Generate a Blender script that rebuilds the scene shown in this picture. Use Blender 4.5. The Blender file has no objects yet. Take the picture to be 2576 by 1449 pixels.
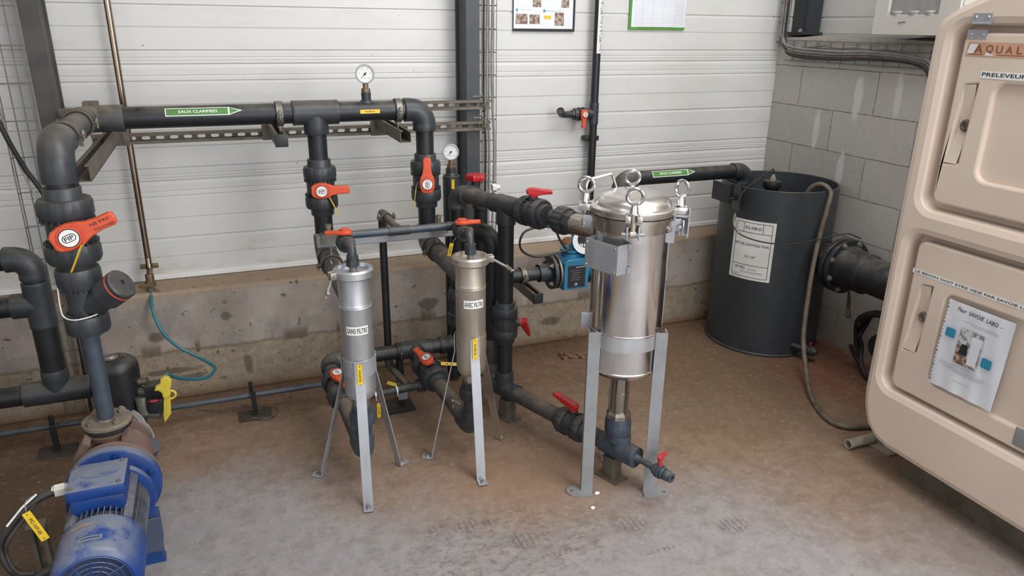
import bpy, math, random
from mathutils import Vector as V3, Matrix
random.seed(7)
SC = bpy.context.scene
COL = SC.collection
R_ = math.radians
# ------------------------------------------------------------------ camera, light, exposure
cam = bpy.data.cameras.new('camera'); camo = bpy.data.objects.new('camera', cam); COL.objects.link(camo)
cam.sensor_width = 36; cam.lens = 36*1851.5/2576; cam.clip_start = .02
_p, _y, _r = .3424, .3807, .0125
F_ = V3((math.sin(_y)*math.cos(_p), math.cos(_y)*math.cos(_p), -math.sin(_p)))
Rr = V3((math.cos(_y), -math.sin(_y), 0)); U_ = Rr.cross(F_)
R2 = Rr*math.cos(_r)+U_*math.sin(_r); U2 = -Rr*math.sin(_r)+U_*math.cos(_r)
M = Matrix((R2, U2, -F_)).transposed().to_4x4(); M.translation = V3((0, 0, 1.556)); camo.matrix_world = M
SC.camera = camo
SC.view_settings.view_transform = 'Standard'; SC.view_settings.look = 'None'
SC.view_settings.exposure = 0.0; SC.view_settings.gamma = 1; SC.view_settings.use_curve_mapping = False
w = bpy.data.worlds.new('world'); SC.world = w; w.use_nodes = True
w.node_tree.nodes['Background'].inputs[0].default_value = (.90, .94, .98, 1)
w.node_tree.nodes['Background'].inputs[1].default_value = 2.5
def area(name, loc, target, sx, sy, power, col):
    l = bpy.data.lights.new(name, 'AREA'); l.shape = 'RECTANGLE'; l.size = sx; l.size_y = sy; l.energy = power; l.color = col
    o = bpy.data.objects.new(name, l); COL.objects.link(o); o.location = loc
    o.rotation_euler = (V3(target)-V3(loc)).to_track_quat('-Z', 'Y').to_euler(); return o
area('daylight_from_open_door', (2.5, -1.3, 2.2), (1.7, 2.6, .7), 1.7, 2.0, 98, (.98, .98, 1.0))
area('overhead_fill', (1.8, .9, 3.75), (1.6, 1.9, 0), 2.2, 1.6, 56, (1.0, .98, .96))  # unseen area lamp, added overhead as general fill

# ------------------------------------------------------------------ materials
def lin(c):
    c = [int(c[i:i+2], 16)/255 for i in (0, 2, 4)]
    return tuple(x/12.92 if x <= .04045 else ((x+.055)/1.055)**2.4 for x in c)+(1,)
class NT:
    def __init__(s, name):
        s.m = bpy.data.materials.new(name); s.m.use_nodes = True; s.t = s.m.node_tree; s.b = s.t.nodes['Principled BSDF']
        s._c = None
    def n(s, ty, **k):
        x = s.t.nodes.new(ty)
        for a, v in k.items():
            if a.startswith('i_'):
                key = a[2:].replace('_', ' '); x.inputs[key].default_value = v
            else: setattr(x, a, v)
        return x
    def l(s, a, b): s.t.links.new(a, b)
    def coord(s):
        if s._c is None: s._c = s.n('ShaderNodeNewGeometry').outputs['Position']
        return s._c
    def obj(s): return s.n('ShaderNodeTexCoord').outputs['Object']
    def noise(s, scale, detail=4, rough=.55, vec=None, stretch=None):
        v = vec or s.coord()
        if stretch:
            mp = s.n('ShaderNodeMapping'); mp.inputs['Scale'].default_value = stretch; s.l(v, mp.inputs[0]); v = mp.outputs[0]
        x = s.n('ShaderNodeTexNoise'); x.inputs['Scale'].default_value = scale; x.inputs['Detail'].default_value = detail
        x.inputs['Roughness'].default_value = rough; s.l(v, x.inputs['Vector']); return x.outputs[0]
    def ramp(s, fac, a, b, va=0., vb=1.):
        x = s.n('ShaderNodeMapRange'); x.interpolation_type = 'SMOOTHSTEP'
        for i, v in zip((1, 2, 3, 4), (a, b, va, vb)): x.inputs[i].default_value = v
        s.l(fac, x.inputs[0]); return x.outputs[0]
    def mix(s, fac, a, b):
        x = s.n('ShaderNodeMix', data_type='RGBA')
        for v, k in ((a, 6), (b, 7)):
            if isinstance(v, tuple): x.inputs[k].default_value = v
            elif isinstance(v, str): x.inputs[k].default_value = lin(v)
            else: s.l(v, x.inputs[k])
        if isinstance(fac, (int, float)): x.inputs[0].default_value = fac
        else: s.l(fac, x.inputs[0])
        return x.outputs[2]
    def math(s, op, a, b=None, c=None):
        x = s.n('ShaderNodeMath', operation=op)
        for i, v in enumerate((a, b, c)):
            if v is None: continue
            if isinstance(v, (int, float)): x.inputs[i].default_value = v
            else: s.l(v, x.inputs[i])
        return x.outputs[0]
    def xyz(s):
        x = s.n('ShaderNodeSeparateXYZ'); s.l(s.coord(), x.inputs[0]); return x.outputs
    def blob(s, i, j, ci, cj, wi, wj, warp=None, amt=.0, soft=.35):
        o = s.xyz()
        a = s.math('DIVIDE', s.math('SUBTRACT', o[i], ci), wi); b = s.math('DIVIDE', s.math('SUBTRACT', o[j], cj), wj)
        d = s.math('SQRT', s.math('ADD', s.math('MULTIPLY', a, a), s.math('MULTIPLY', b, b)))
        if warp is not None: d = s.math('ADD', d, s.math('MULTIPLY', s.math('SUBTRACT', warp, .5), amt))
        return s.ramp(d, 1-soft, 1+soft, 1., 0.)
    def fin(s, col, rough=.5, metal=0., bump=None, bs=.2, bd=.002, spec=.5):
        if isinstance(col, str): s.b.inputs['Base Color'].default_value = lin(col)
        else: s.l(col, s.b.inputs['Base Color'])
        if isinstance(rough, (int, float)): s.b.inputs['Roughness'].default_value = rough
        else: s.l(rough, s.b.inputs['Roughness'])
        s.b.inputs['Metallic'].default_value = metal
        s.b.inputs['Specular IOR Level'].default_value = spec
        if bump is not None:
            x = s.n('ShaderNodeBump'); x.inputs['Strength'].default_value = bs; x.inputs['Distance'].default_value = bd
            s.l(bump, x.inputs['Height']); s.l(x.outputs[0], s.b.inputs['Normal'])
        return s.m
MATS = {}
def mat(name, c1, c2=None, rough=.5, metal=0., scale=25, dust=0., dustc='8a7a68', spec=.5, bs=.1, lo=.35, hi=.7, dt=(.3, .65)):
    t = NT(name); c2 = c2 or c1
    n = t.noise(scale, 5, .6); col = t.mix(t.ramp(n, lo, hi), c1, c2)
    if dust:   # dust lying on upward faces, patchy
        g = t.n('ShaderNodeNewGeometry'); sx = t.n('ShaderNodeSeparateXYZ'); t.l(g.outputs['Normal'], sx.inputs[0])
        up = t.ramp(sx.outputs[2], .1, 1.0); dn = t.ramp(t.noise(14, 4, .7), *dt)
        col = t.mix(t.math('MULTIPLY', t.math('MULTIPLY', up, dn), dust), col, dustc)
    m = t.fin(col, rough, metal, n, bs, .001, spec); MATS[name] = m; return m
mat('tank_plastic', '303438', '35393d', .45, dust=.5, dustc='645c52')
mat('pvc', '181b1f', '1f2226', .42, dust=.75, dustc='5d564c')
mat('pvc_dusty', '3a3c3d', '4a4743', .6, dust=.95, dustc='6f6353')
mat('pvc_fit', '2b2f33', '33373a', .42, dust=.7, dustc='645c52')
mat('pvc_blue', '37414c', '414a54', .4, dust=.5, dustc='6d675e')
mat('black', '16171a', '1e1f22', .45, dust=.5, dustc='5a5147')
mat('rubber', '1a1a1b', '2a2725', .65, dust=.5, dustc='5a5147')
mat('orange', 'd3522c', 'bf4524', .4, scale=12, dust=.25, dustc='b0704a')
mat('red', 'c02027', 'a81c22', .35, scale=10, dust=.15)
mat('red_small', 'b3333a', '9a2c32', .45, scale=10)
mat('galv', '8b8780', '77736b', .5, .75, scale=18, dust=.6, dustc='7d6d5b')
mat('galv_dirty', '716a60', '5e564b', .6, .5, scale=14, dust=.6, dustc='7d6d5b')
mat('paint_grey', '8f9092', '7f7f80', .45, .15, scale=8, dust=.3)
mat('bolt', 'a39d95', '8a8076', .4, .8)
mat('rust', '8a5a3c', '6b4a38', .8, 0)
mat('brass', '7f6a54', '66543f', .5, .6)
mat('white', 'e6e5e2', 'dad8d4', .5, scale=6)
mat('paper', 'dfe1e6', 'd2d4da', .35, scale=5)
mat('ink', '1d1f22', '1d1f22', .6)
mat('ink_grey', '7d8087', '8d9096', .6)
mat('green', '4c7f38', '467634', .45, scale=9)
mat('yellow', 'e3bd2c', 'd6ae24', .45)
mat('yellow_soft', 'c9b43c', 'b8a030', .5, dust=.3)
mat('green_frame', '4f8f2d', '4a862a', .5)
mat('hose_teal', '24646c', '2c6d74', .4)
mat('hose_brown', '6d6153', '4f463c', .5, scale=30)
mat('cable_grey', '8c8a88', '777573', .5)
mat('cable_black', '242321', '302c29', .5, dust=.4, dustc='5a5147')
mat('blue', '133d80', '113570', .38, scale=7, dust=.95, dustc='747a86', lo=.4, hi=.65, dt=(.28, .52))
mat('blue_dark', '133a72', '163d74', .4, scale=9, dust=.3, dustc='5d6d8a')
mat('fin_blue', '35435e', '4a5060', .6, scale=20, dust=.8, dustc='7d7871')
mat('volute', '745d55', '634e46', .6, scale=14, dust=.4)
mat('meter_blue', '2a7392', '25688a', .4, scale=9)
mat('glass_dark', '2a2c2e', '3a3c3e', .2)
mat('steel_col', '33383d', '3c3d3d', .5, scale=9, dust=.4)
mat('steel_col_left', '4b4744', '3c3936', .6, scale=9)
mat('box_white', 'c3bfb8', 'bdb8b0', .4, scale=5)
mat('knob_grey', 'b3afac', 'a8a4a1', .4)
mat('plate_dark', '3b342d', '4a4036', .7, scale=30)
mat('flange_dirty', '857a6c', '6a6055', .6, .2, scale=22)
mat('window_grey', '8f8b88', '86827f', .15)
mat('photo_brown', '6d5147', 'a89888', .5, scale=60, lo=.45, hi=.55)
mat('photo_grey', '7c7c7e', 'c5c4c4', .5, scale=50, lo=.45, hi=.55)
mat('copper_sign', 'c99c80', 'bd8d70', .4, scale=9)
mat('copper_letter', '8a5238', '7b482f', .5)
mat('teal_sticker', '2f86a8', '2a7c9d', .4)
mat('debris', '7a5a42', '5c4332', .9, scale=40)
mat('stub', '9a9183', '7e7566', .6)
def steel(name, c1, c2, r0, r1, stretch, scale=3., bs=.05, metal=1.):
    t = NT(name); n = t.noise(scale, 5, .6, stretch=stretch); n2 = t.noise(9, 4, .6)
    m = t.fin(t.mix(t.ramp(n, .3, .7), c1, c2), t.ramp(n2, .3, .7, r0, r1), metal, n, bs, .002); MATS[name] = m
steel('mirror_steel', 'ecebea', 'd2cfcc', .10, .24, (6, 6, 1), 3., .12)
steel('lid_steel', 'dedad5', 'c8c3bc', .22, .36, (3, 3, 3))
steel('brushed_steel', 'd6d9dc', 'bcbfc3', .27, .40, (5, 5, 1), metal=.8)
steel('warm_steel', 'cdc4b6', 'b3a899', .32, .46, (5, 5, 1), metal=.85)
steel('bracket_steel', 'b4b6ba', 'a2a4a8', .35, .5, (3, 3, 1), metal=.55)
steel('neck_steel', 'b9b3ab', '9c948b', .2, .34, (5, 5, 1))
steel('chrome', 'e2e2e2', 'cfcfcf', .08, .18, (3, 3, 3))
steel('tube_steel', 'a89a8b', '8a7a6b', .18, .3, (3, 3, 1))
# cabinet: moulded cream plastic with scuffs
t = NT('cream'); n = t.noise(2.2, 4); sc = t.ramp(t.noise(26, 6, .7, stretch=(1, .35, 1.6)), .68, .74)
MATS['cream'] = t.fin(t.mix(t.math('MULTIPLY', sc, .4), t.mix(t.ramp(n, .3, .7), 'd8c6b6', 'cfbcac'), '9c8a7c'), .42, 0, t.noise(60, 3), .05, .001)
# cladding sheet
t = NT('cladding'); n = t.noise(1.1, 3); sp = t.ramp(t.noise(55, 3, .5), .735, .75); gr = t.ramp(t.noise(7, 5, .7, stretch=(.5, 1, 2)), .45, .8)
zl = t.ramp(t.xyz()[2], .5, .75, .55, 0.)
c = t.mix(t.math('MULTIPLY', gr, .22), t.mix(n, 'cfcdca', 'c8c6c2'), 'a59f96')
c = t.mix(t.math('MULTIPLY', zl, gr), c, '95856f')
MATS['cladding'] = t.fin(t.mix(t.math('MULTIPLY', sp, .8), c, '5a564f'), .38, 0, n, .02, .001)
mat('seam_dark', '4a4a49', '3f3f3e', .8)
# poured concrete plinth: dirty, damp band
t = NT('plinth'); n = t.noise(2.6, 8, .7); f = t.noise(26, 8, .8); z = t.xyz()[2]
c = t.mix(t.ramp(n, .38, .62), 'a69b92', '857c74')
c = t.mix(t.ramp(t.noise(7, 6, .75), .45, .62, 0, .5), c, '9d8b78')
zz = t.math('ADD', z, t.math('MULTIPLY', t.math('SUBTRACT', t.noise(5, 5, .7, stretch=(1, 1, .2)), .5), .05))
low = t.ramp(zz, .215, .235, .8, 0); c = t.mix(low, c, t.mix(t.ramp(f, .35, .65), 'a0907a', '7d6f5d'))
c = t.mix(t.ramp(f, .56, .74, 0, .5), c, 'bdb1a2')
blk = t.ramp(t.noise(4.2, 3, .5, stretch=(1.6, 0, .01)), .50, .56)
band = t.math('MULTIPLY', t.ramp(zz, .205, .222), t.ramp(zz, .235, .285, 1, 0))
thin = t.math('MULTIPLY', t.ramp(zz, .212, .222), t.ramp(zz, .226, .238, 1, 0))
bandm = t.math('MAXIMUM', t.math('MULTIPLY', t.math('MULTIPLY', band, blk), .75), t.math('MULTIPLY', thin, .5))
c = t.mix(t.math('MULTIPLY', bandm, t.ramp(f, .2, .6, .7, 1)), c, '56452f')
c = t.mix(t.ramp(zz, .0, .07, .85, 0), c, '6f5238')
top = t.ramp(t.math('ADD', z, t.math('MULTIPLY', t.math('SUBTRACT', f, .5), .03)), .455, .497, 0, .6); c = t.mix(top, c, 'a08565')
for (cx, cz, wx, wz) in ((-.30, .135, .12, .012), (-.22, .10, .05, .012), (.02, .12, .018, .05), (-.05, .36, .020, .016), (-.33, .30, .03, .02), (.85, .30, .05, .03), (1.5, .12, .06, .02)):
    c = t.mix(t.math('MULTIPLY', t.blob(0, 2, cx, cz, wx, wz, t.noise(24, 5, .7), 2.2, .3), .65), c, '443a30')
c = t.mix(t.ramp(t.noise(34, 3, .5), .66, .70, 0, .75), c, '463d33')
c = t.mix(t.math('MULTIPLY', t.ramp(t.noise(90, 2, .5), .62, .68), t.ramp(zz, .2, .24, .55, .1)), c, '4a4035')
MATS['plinth'] = t.fin(c, .85, 0, f, .6, .004)
# floor: bare grey concrete in front, brown silt towards the walls and drains
t = NT('floor'); o = t.xyz(); n = t.noise(1.3, 6, .6); n2 = t.noise(6, 7, .7); n3 = t.noise(40, 5, .7)
yw = t.math('ADD', o[1], t.math('MULTIPLY', t.math('SUBTRACT', n, .5), 1.3))
yw = t.math('ADD', yw, t.math('MULTIPLY', t.ramp(o[0], 1.2, 2.1), .55))
yw = t.math('ADD', yw, t.math('MULTIPLY', t.ramp(o[0], -.45, -.75), 1.2))
yw = t.math('SUBTRACT', yw, t.math('MULTIPLY', t.blob(0, 1, -.12, 2.25, .42, .8, None, 0, .9), .65))
br = t.ramp(yw, 1.62, 2.25)
n4 = t.noise(14, 9, .85); grey = t.mix(t.ramp(n4, .4, .62), '948e8c', '7d7774'); grey = t.mix(t.ramp(n2, .4, .65, 0, .55), grey, '938fa0' if False else '8f8a8c')
brown = t.mix(t.ramp(n4, .35, .65), '8f7865', '775f4c')
deep = t.mix(t.ramp(n4, .3, .7), '745a43', '5d4736')
c = t.mix(br, grey, brown)
c = t.mix(t.ramp(yw, 2.3, 3.0), c, deep)
for (cx, cy, wx, wy, col, k) in ((2.75, 2.35, .35, .4, '74422f', .55), (.95, 2.1, .35, .22, '94735a', .5), (-1.0, 2.2, .5, .6, '4f3c2b', .8), (1.9, 2.5, .4, .5, '6f5a41', .5), (2.5, 1.3, .5, .6, '7f6650', .6)):
    c = t.mix(t.math('MULTIPLY', t.blob(0, 1, cx, cy, wx, wy, n2, 1.2, .6), k), c, col)
tr = t.math('MULTIPLY', t.ramp(t.noise(30, 8, .8, stretch=(1, 1.6, 1)), .5, .58), t.blob(0, 1, .72, 1.78, .38, .20, n2, 1.8, .5))
c = t.mix(t.math('MULTIPLY', tr, .55), c, '5a504a')
for (cx, cy, wx, wy) in ((.62, 1.93, .045, .03), (.77, 1.80, .05, .04), (1.14, 1.74, .05, .035), (.52, 1.95, .035, .022), (.70, 1.92, .03, .02), (.86, 1.70, .08, .012), (1.16, 1.60, .07, .008), (1.45, 1.62, .06, .04)):   # scuffs and shoe prints
    wv_ = t.n('ShaderNodeTexWave'); wv_.inputs['Scale'].default_value = 16; wv_.inputs['Distortion'].default_value = 6; wv_.inputs['Detail'].default_value = 3; wv_.inputs['Detail Scale'].default_value = 4; t.l(t.coord(), wv_.inputs['Vector'])
    c = t.mix(t.math('MULTIPLY', t.math('MULTIPLY', t.blob(0, 1, cx, cy, wx, wy, n4, 1.2, .3), t.ramp(wv_.outputs['Fac'], .3, .6)), .5), c, '584c45')
vo = t.n('ShaderNodeTexVoronoi'); vo.inputs['Scale'].default_value = 22; t.l(t.coord(), vo.inputs['Vector'])
spk = t.math('MULTIPLY', t.ramp(vo.outputs['Distance'], .04, .09, 1, 0), t.ramp(t.noise(3.3, 3), .48, .6))
c = t.mix(t.math('MULTIPLY', spk, .7), c, 'b9b2aa')
c = t.mix(t.ramp(n3, .52, .75, 0, .45), c, 'aa9f94'); c = t.mix(t.ramp(n3, .30, .46, .3, 0), c, '5d5048')
MATS['floor'] = t.fin(c, t.ramp(n2, .3, .7, .55, .8), 0, n3, .35, .003)
# concrete blocks on the right wall
t = NT('blocks'); o = t.xyz(); cb = t.n('ShaderNodeCombineXYZ')
t.l(t.math('ADD', t.math('MULTIPLY', o[1], -1), 10.17), cb.inputs[0]); t.l(t.math('SUBTRACT', o[2], .1775), cb.inputs[1])
wv = t.n('ShaderNodeTexNoise'); wv.inputs['Scale'].default_value = 9; t.l(t.coord(), wv.inputs['Vector'])
ad = t.n('ShaderNodeVectorMath', operation='MULTIPLY_ADD'); t.l(wv.outputs[1], ad.inputs[0]); ad.inputs[1].default_value = (.008, .008, 0); t.l(cb.outputs[0], ad.inputs[2])
bk = t.n('ShaderNodeTexBrick', offset=.5); bk.inputs['Scale'].default_value = 1; bk.inputs['Brick Width'].default_value = .5; bk.inputs['Row Height'].default_value = .2
bk.inputs['Mortar Size'].default_value = .003; bk.inputs['Mortar Smooth'].default_value = .4; bk.inputs['Color1'].default_value = lin('b5b0a9'); bk.inputs['Color2'].default_value = lin('a8a49d'); bk.inputs['Mortar'].default_value = lin('6a655f')
t.l(ad.outputs[0], bk.inputs['Vector'])
n2 = t.noise(45, 6, .75); n = t.noise(3, 5)
c = t.mix(t.ramp(n2, .4, .75, 0, .45), bk.outputs[0], 'c4bfb8')
for (cy, cz, wy, wz) in ((2.78, 1.25, .025, .11), (2.55, 1.27, .018, .10), (3.02, 1.06, .022, .10), (2.82, .88, .022, .11), (3.05, .66, .018, .08), (2.33, .93, .014, .1)):
    c = t.mix(t.math('MULTIPLY', t.blob(1, 2, cy, cz, wy, wz, t.noise(20, 4), 1.1, .25), .75), c, 'd0cdcb')
c = t.mix(t.ramp(n, .5, .8, 0, .3), c, '938c83')
c = t.mix(t.ramp(o[2], 0, .45, .7, 0), c, '84735f')
MATS['blocks'] = t.fin(c, .9, 0, n2, .6, .004)
mat('mortar', 'aaa49c', '989188', .9, scale=40, bs=.6)
mat('silt', '8a5f40', '75502f', .9, scale=20)

# ------------------------------------------------------------------ mesh helpers
def V(*a): return V3(a) if len(a) > 1 else V3(a[0])
def frame(a, hint=None):
    a = V(a).normalized(); h = V(hint) if hint is not None else (V(0, 0, 1) if abs(a.z) < .9 else V(1, 0, 0))
    s = (h-a*h.dot(a)).normalized(); return a, s, a.cross(s)
class MB:
    def __init__(s): s.v = []; s.f = []; s.m = []; s.mi = 0; s.flat = False
    def q(s, vs, fs):
        b = len(s.v); s.v += [V(x) for x in vs]; s.f += [tuple(i+b for i in f) for f in fs]; s.m += [s.mi]*len(fs); return s
    def lathe(s, prof, o, axis, seg=36, caps=True, a0=0, a1=None, hint=None):
        o = V(o); a, u, w_ = frame(axis, hint); vs = []; full = a1 is None; k = seg if full else seg+1
        for t_, r in prof:
            for i in range(k):
                th = 2*math.pi*i/seg if full else a0+(a1-a0)*i/seg
                vs.append(o+a*t_+(u*math.cos(th)+w_*math.sin(th))*r)
        fs = []
        for j in range(len(prof)-1):
            for i in range(k if full else k-1):
                i2 = (i+1) % k; fs.append((j*k+i, j*k+i2, (j+1)*k+i2, (j+1)*k+i))
        if caps and full:
            if prof[0][1] > 1e-6: fs.append(tuple(range(k))[::-1])
            if prof[-1][1] > 1e-6: fs.append(tuple(range((len(prof)-1)*k, len(prof)*k)))
        return s.q(vs, fs)
    def cyl(s, p0, p1, r, r1=None, seg=32, bev=0):
        p0, p1 = V(p0), V(p1); L = (p1-p0).length; r1 = r if r1 is None else r1
        pr = [(0, r), (L, r1)] if not bev else [(0, r-bev), (bev, r), (L-bev, r1), (L, r1-bev)]
        return s.lathe(pr, p0, p1-p0, seg)
    def ribbed(s, p0, p1, r, n=14, d=.05, seg=4, bev=.15):
        p0, p1 = V(p0), V(p1); a, u, w_ = frame(p1-p0); L = (p1-p0).length; N = n*seg; vs = []
        b = bev*L
        for t_, k_ in ((0, 1-bev*.35), (b, 1), (L-b, 1), (L, 1-bev*.35)):
            for i in range(N):
                th = 2*math.pi*i/N; rr = r*k_*(1-(d if i % seg == 0 else 0)); vs.append(p0+a*t_+(u*math.cos(th)+w_*math.sin(th))*rr)
        fs = [tuple(range(N))[::-1], tuple(range(3*N, 4*N))]
        for j in range(3):
            for i in range(N): fs.append((j*N+i, j*N+(i+1) % N, (j+1)*N+(i+1) % N, (j+1)*N+i))
        return s.q(vs, fs)
    def tube(s, pts, r, seg=12, closed=False):
        pts = [V(p) for p in pts]; n = len(pts); rr = r if isinstance(r, (list, tuple)) else [r]*n
        tg = []
        for i in range(n):
            a = pts[(i-1) % n] if (closed or i) else pts[i]; b = pts[(i+1) % n] if (closed or i < n-1) else pts[i]
            tg.append((b-a).normalized())
        _, u, _w = frame(tg[0]); vs = []
        for i in range(n):
            u = (u-tg[i]*u.dot(tg[i])).normalized(); w_ = tg[i].cross(u)
            for k in range(seg):
                th = 2*math.pi*k/seg; vs.append(pts[i]+(u*math.cos(th)+w_*math.sin(th))*rr[i])
        fs = []
        for j in range(n if closed else n-1):
            for k in range(seg):
                a, b = j*seg, ((j+1) % n)*seg; fs.append((a+k, a+(k+1) % seg, b+(k+1) % seg, b+k))
        if not closed: fs += [tuple(range(seg))[::-1], tuple(range((n-1)*seg, n*seg))]
        return s.q(vs, fs)
    def box(s, c, d, X=(1, 0, 0), Y=None, bev=0.):
        c = V(c); X = V(X).normalized(); Y = V(Y).normalized() if Y is not None else V(0, 0, 1).cross(X).normalized(); Z = X.cross(Y)
        h = [x/2 for x in d]
        if not bev:
            vs = [c+X*(h[0]*i)+Y*(h[1]*j)+Z*(h[2]*k) for i in (-1, 1) for j in (-1, 1) for k in (-1, 1)]
            return s.q(vs, [(0, 1, 3, 2), (4, 6, 7, 5), (0, 4, 5, 1), (2, 3, 7, 6), (0, 2, 6, 4), (1, 5, 7, 3)])
        b = min(bev, min(h)*.98)
        import bmesh as bm_
        bm = bm_.new(); bm_.ops.create_cube(bm, size=1)
        for v in bm.verts: v.co = V(v.co.x*d[0], v.co.y*d[1], v.co.z*d[2])
        bm_.ops.bevel(bm, geom=bm.edges[:], offset=b, segments=2, profile=.6, affect='EDGES')
        bm.verts.index_update(); vs = [c+X*v.co.x+Y*v.co.y+Z*v.co.z for v in bm.verts]; fs = [tuple(v.index for v in f.verts) for f in bm.faces]; bm.free()
        return s.q(vs, fs)
    def geo(s, g, o, U, W, N=None, sc=1.):
        U = V(U).normalized(); W = V(W).normalized(); N = U.cross(W) if N is None else V(N); o = V(o)
        return s.q([o+U*(p[0]*sc)+W*(p[1]*sc)+N*(p[2]*sc) for p in g[0]], g[1])
    def prism(s, pts, o, U, W, th, bev=0., holes=(), N=None):
        """2D outline (with holes) given thickness th centred on the plane"""
        return s.geo(flat([pts]+list(holes), th, bev), o, U, W, N)
    def text(s, txt, o, U, W, h, wd=None, lift=.0006, warp=None, mir=1):
        g = textgeo(txt); x0, x1, y0, y1 = g[2]; k = h/(y1-y0); kx = k if wd is None else wd/(x1-x0)
        P = [((p[0]-(x0+x1)/2)*kx, (p[1]-(y0+y1)/2)*k) for p in g[0]]
        if warp: return s.q([warp(a, b, lift) for a, b in P], g[1])
        U = V(U).normalized(); W = V(W).normalized(); N = U.cross(W); o = V(o)
        return s.q([o+U*a+W*b+N*lift for a, b in P], g[1])
    def patch(s, warp, a0, a1, b0, b1, n=12, lift=.0003, th=0):
        vs = [warp(a0+(a1-a0)*i/n, b, lift) for b in (b0, b1) for i in range(n+1)]
        return s.q(vs, [(i, i+1, n+2+i, n+1+i) for i in range(n)])
def cylwarp(o, axis, facing, r, along='a'):
    """surface coordinates on a cylinder; along='a': text runs along the axis, 'c': around it"""
    o = V(o); a = V(axis).normalized(); f = V(facing); f = (f-a*f.dot(a)).normalized(); sd = a.cross(f)
    def w_(x, y, lift):
        ax, ci = (x, y) if along == 'a' else (y, x)
        th = (ci if along == 'c' else -ci)/r
        return o+a*ax+(f*math.cos(th)+sd*math.sin(th))*(r+lift)
    return w_
_tc = {}
def meshgeo(cu):
    o = bpy.data.objects.new('tmp', cu); me = bpy.data.meshes.new_from_object(o)
    r = [tuple(v.co) for v in me.vertices], [tuple(p.vertices) for p in me.polygons]
    bpy.data.objects.remove(o); bpy.data.meshes.remove(me); return r
def textgeo(txt):
    if txt not in _tc:
        cu = bpy.data.curves.new('t', 'FONT'); cu.body = txt; cu.size = 1; cu.resolution_u = 3; cu.offset = .011; g = meshgeo(cu); bpy.data.curves.remove(cu)
        xs = [p[0] for p in g[0]]; ys = [p[1] for p in g[0]]
        _tc[txt] = (g[0], g[1], (min(xs), max(xs), min(ys), max(ys)))
    return _tc[txt]
def flat(loops, th, bev=0.):
    cu = bpy.data.curves.new('c', 'CURVE'); cu.dimensions = '2D'; cu.fill_mode = 'BOTH'; cu.extrude = max(th/2-bev, 0); cu.bevel_depth = bev; cu.bevel_resolution = 1; cu.offset = -bev
    for lp in loops:
        sp = cu.splines.new('POLY'); sp.points.add(len(lp)-1); sp.use_cyclic_u = True
        for i, p in enumerate(lp): sp.points[i].co = (p[0], p[1], 0, 1)
    g = meshgeo(cu); bpy.data.curves.remove(cu); return g
def rrect(x0, x1, y0, y1, r, n=5):
    out = []
    for cx, cy, a in ((x1-r, y1-r, 0), (x0+r, y1-r, 90), (x0+r, y0+r, 180), (x1-r, y0+r, 270)):
        for i in range(n+1): th = R_(a+90*i/n); out.append((cx+r*math.cos(th), cy+r*math.sin(th)))
    return out
def circ(x, y, r, n=16): return [(x+r*math.cos(2*math.pi*i/n), y+r*math.sin(2*math.pi*i/n)) for i in range(n)]
def smooth(pts, n=8):
    P = [V(p) for p in pts]; P = [P[0]*2-P[1]]+P+[P[-1]*2-P[-2]]; out = []
    for i in range(1, len(P)-2):
        for k in range(n):
            t_ = k/n; a, b, c, d = P[i-1:i+3]
            out.append(.5*((2*b)+(c-a)*t_+(2*a-5*b+4*c-d)*t_*t_+(3*b-a-3*c+d)*t_**3))
    return out+[P[-2]]
OFF = {}
def mk(name, mb, mats, parent=None, off=None, smooth_=True):
    mats = [mats] if isinstance(mats, str) else mats
    inv = off.inverted() if off is not None else None
    me = bpy.data.meshes.new(name); me.from_pydata([tuple(inv @ v if inv else v) for v in mb.v], [], mb.f); me.update()
    for m in mats: me.materials.append(MATS[m])
    if len(mats) > 1: me.polygons.foreach_set('material_index', mb.m)
    import bmesh as bm_
    bm = bm_.new(); bm.from_mesh(me); bm_.ops.recalc_face_normals(bm, faces=bm.faces[:]); bm.to_mesh(me); bm.free()
    if smooth_:
        me.polygons.foreach_set('use_smooth', [True]*len(me.polygons)); me.set_sharp_from_angle(angle=R_(32))
    o = bpy.data.objects.new(name, me); COL.objects.link(o)
    if parent is not None: o.parent = parent
    return o
def tagit(o, label, cat, group=None, kind=None):
    if label: o['label'] = label
    if cat: o['category'] = cat
    if group: o['group'] = group
    if kind: o['kind'] = kind
class Thing:
    def __init__(s, name, label, cat, loc, Z=None, X=None, group=None):
        s.r = bpy.data.objects.new(name, None); s.r.empty_display_size = .05; COL.objects.link(s.r)
        if Z is None: m = Matrix.Identity(4)
        else:
            Z, X_, Y_ = frame(Z, X); m = Matrix((X_, Y_, Z)).transposed().to_4x4()
        m.translation = V(loc); s.M = m; s.r.matrix_world = m; tagit(s.r, label, cat, group)
    def part(s, name, mb, mats, parent=None, label=None):
        o = mk(name, mb, mats, parent or s.r, s.M)
        if label: o['label'] = label
        return o
def single(name, label, cat, mb, mats, group=None, kind=None):
    c = sum(mb.v, V(0, 0, 0))/len(mb.v); c.z = min(v.z for v in mb.v); o = mk(name, mb, mats, None, Matrix.Translation(c)); o.location = c
    tagit(o, label, cat, group, kind); return o
def struct(name, mb, mats): o = mk(name, mb, mats, smooth_=False); o['kind'] = 'structure'; return o
def copy_thing(t_, M, label, name=None):
    def rec(o, p):
        c = o.copy(); COL.objects.link(c); c.parent = p
        for ch in o.children: rec(ch, c)
        return c
    r = rec(t_.r, None); r.matrix_world = M; r['label'] = label; return r
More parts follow.
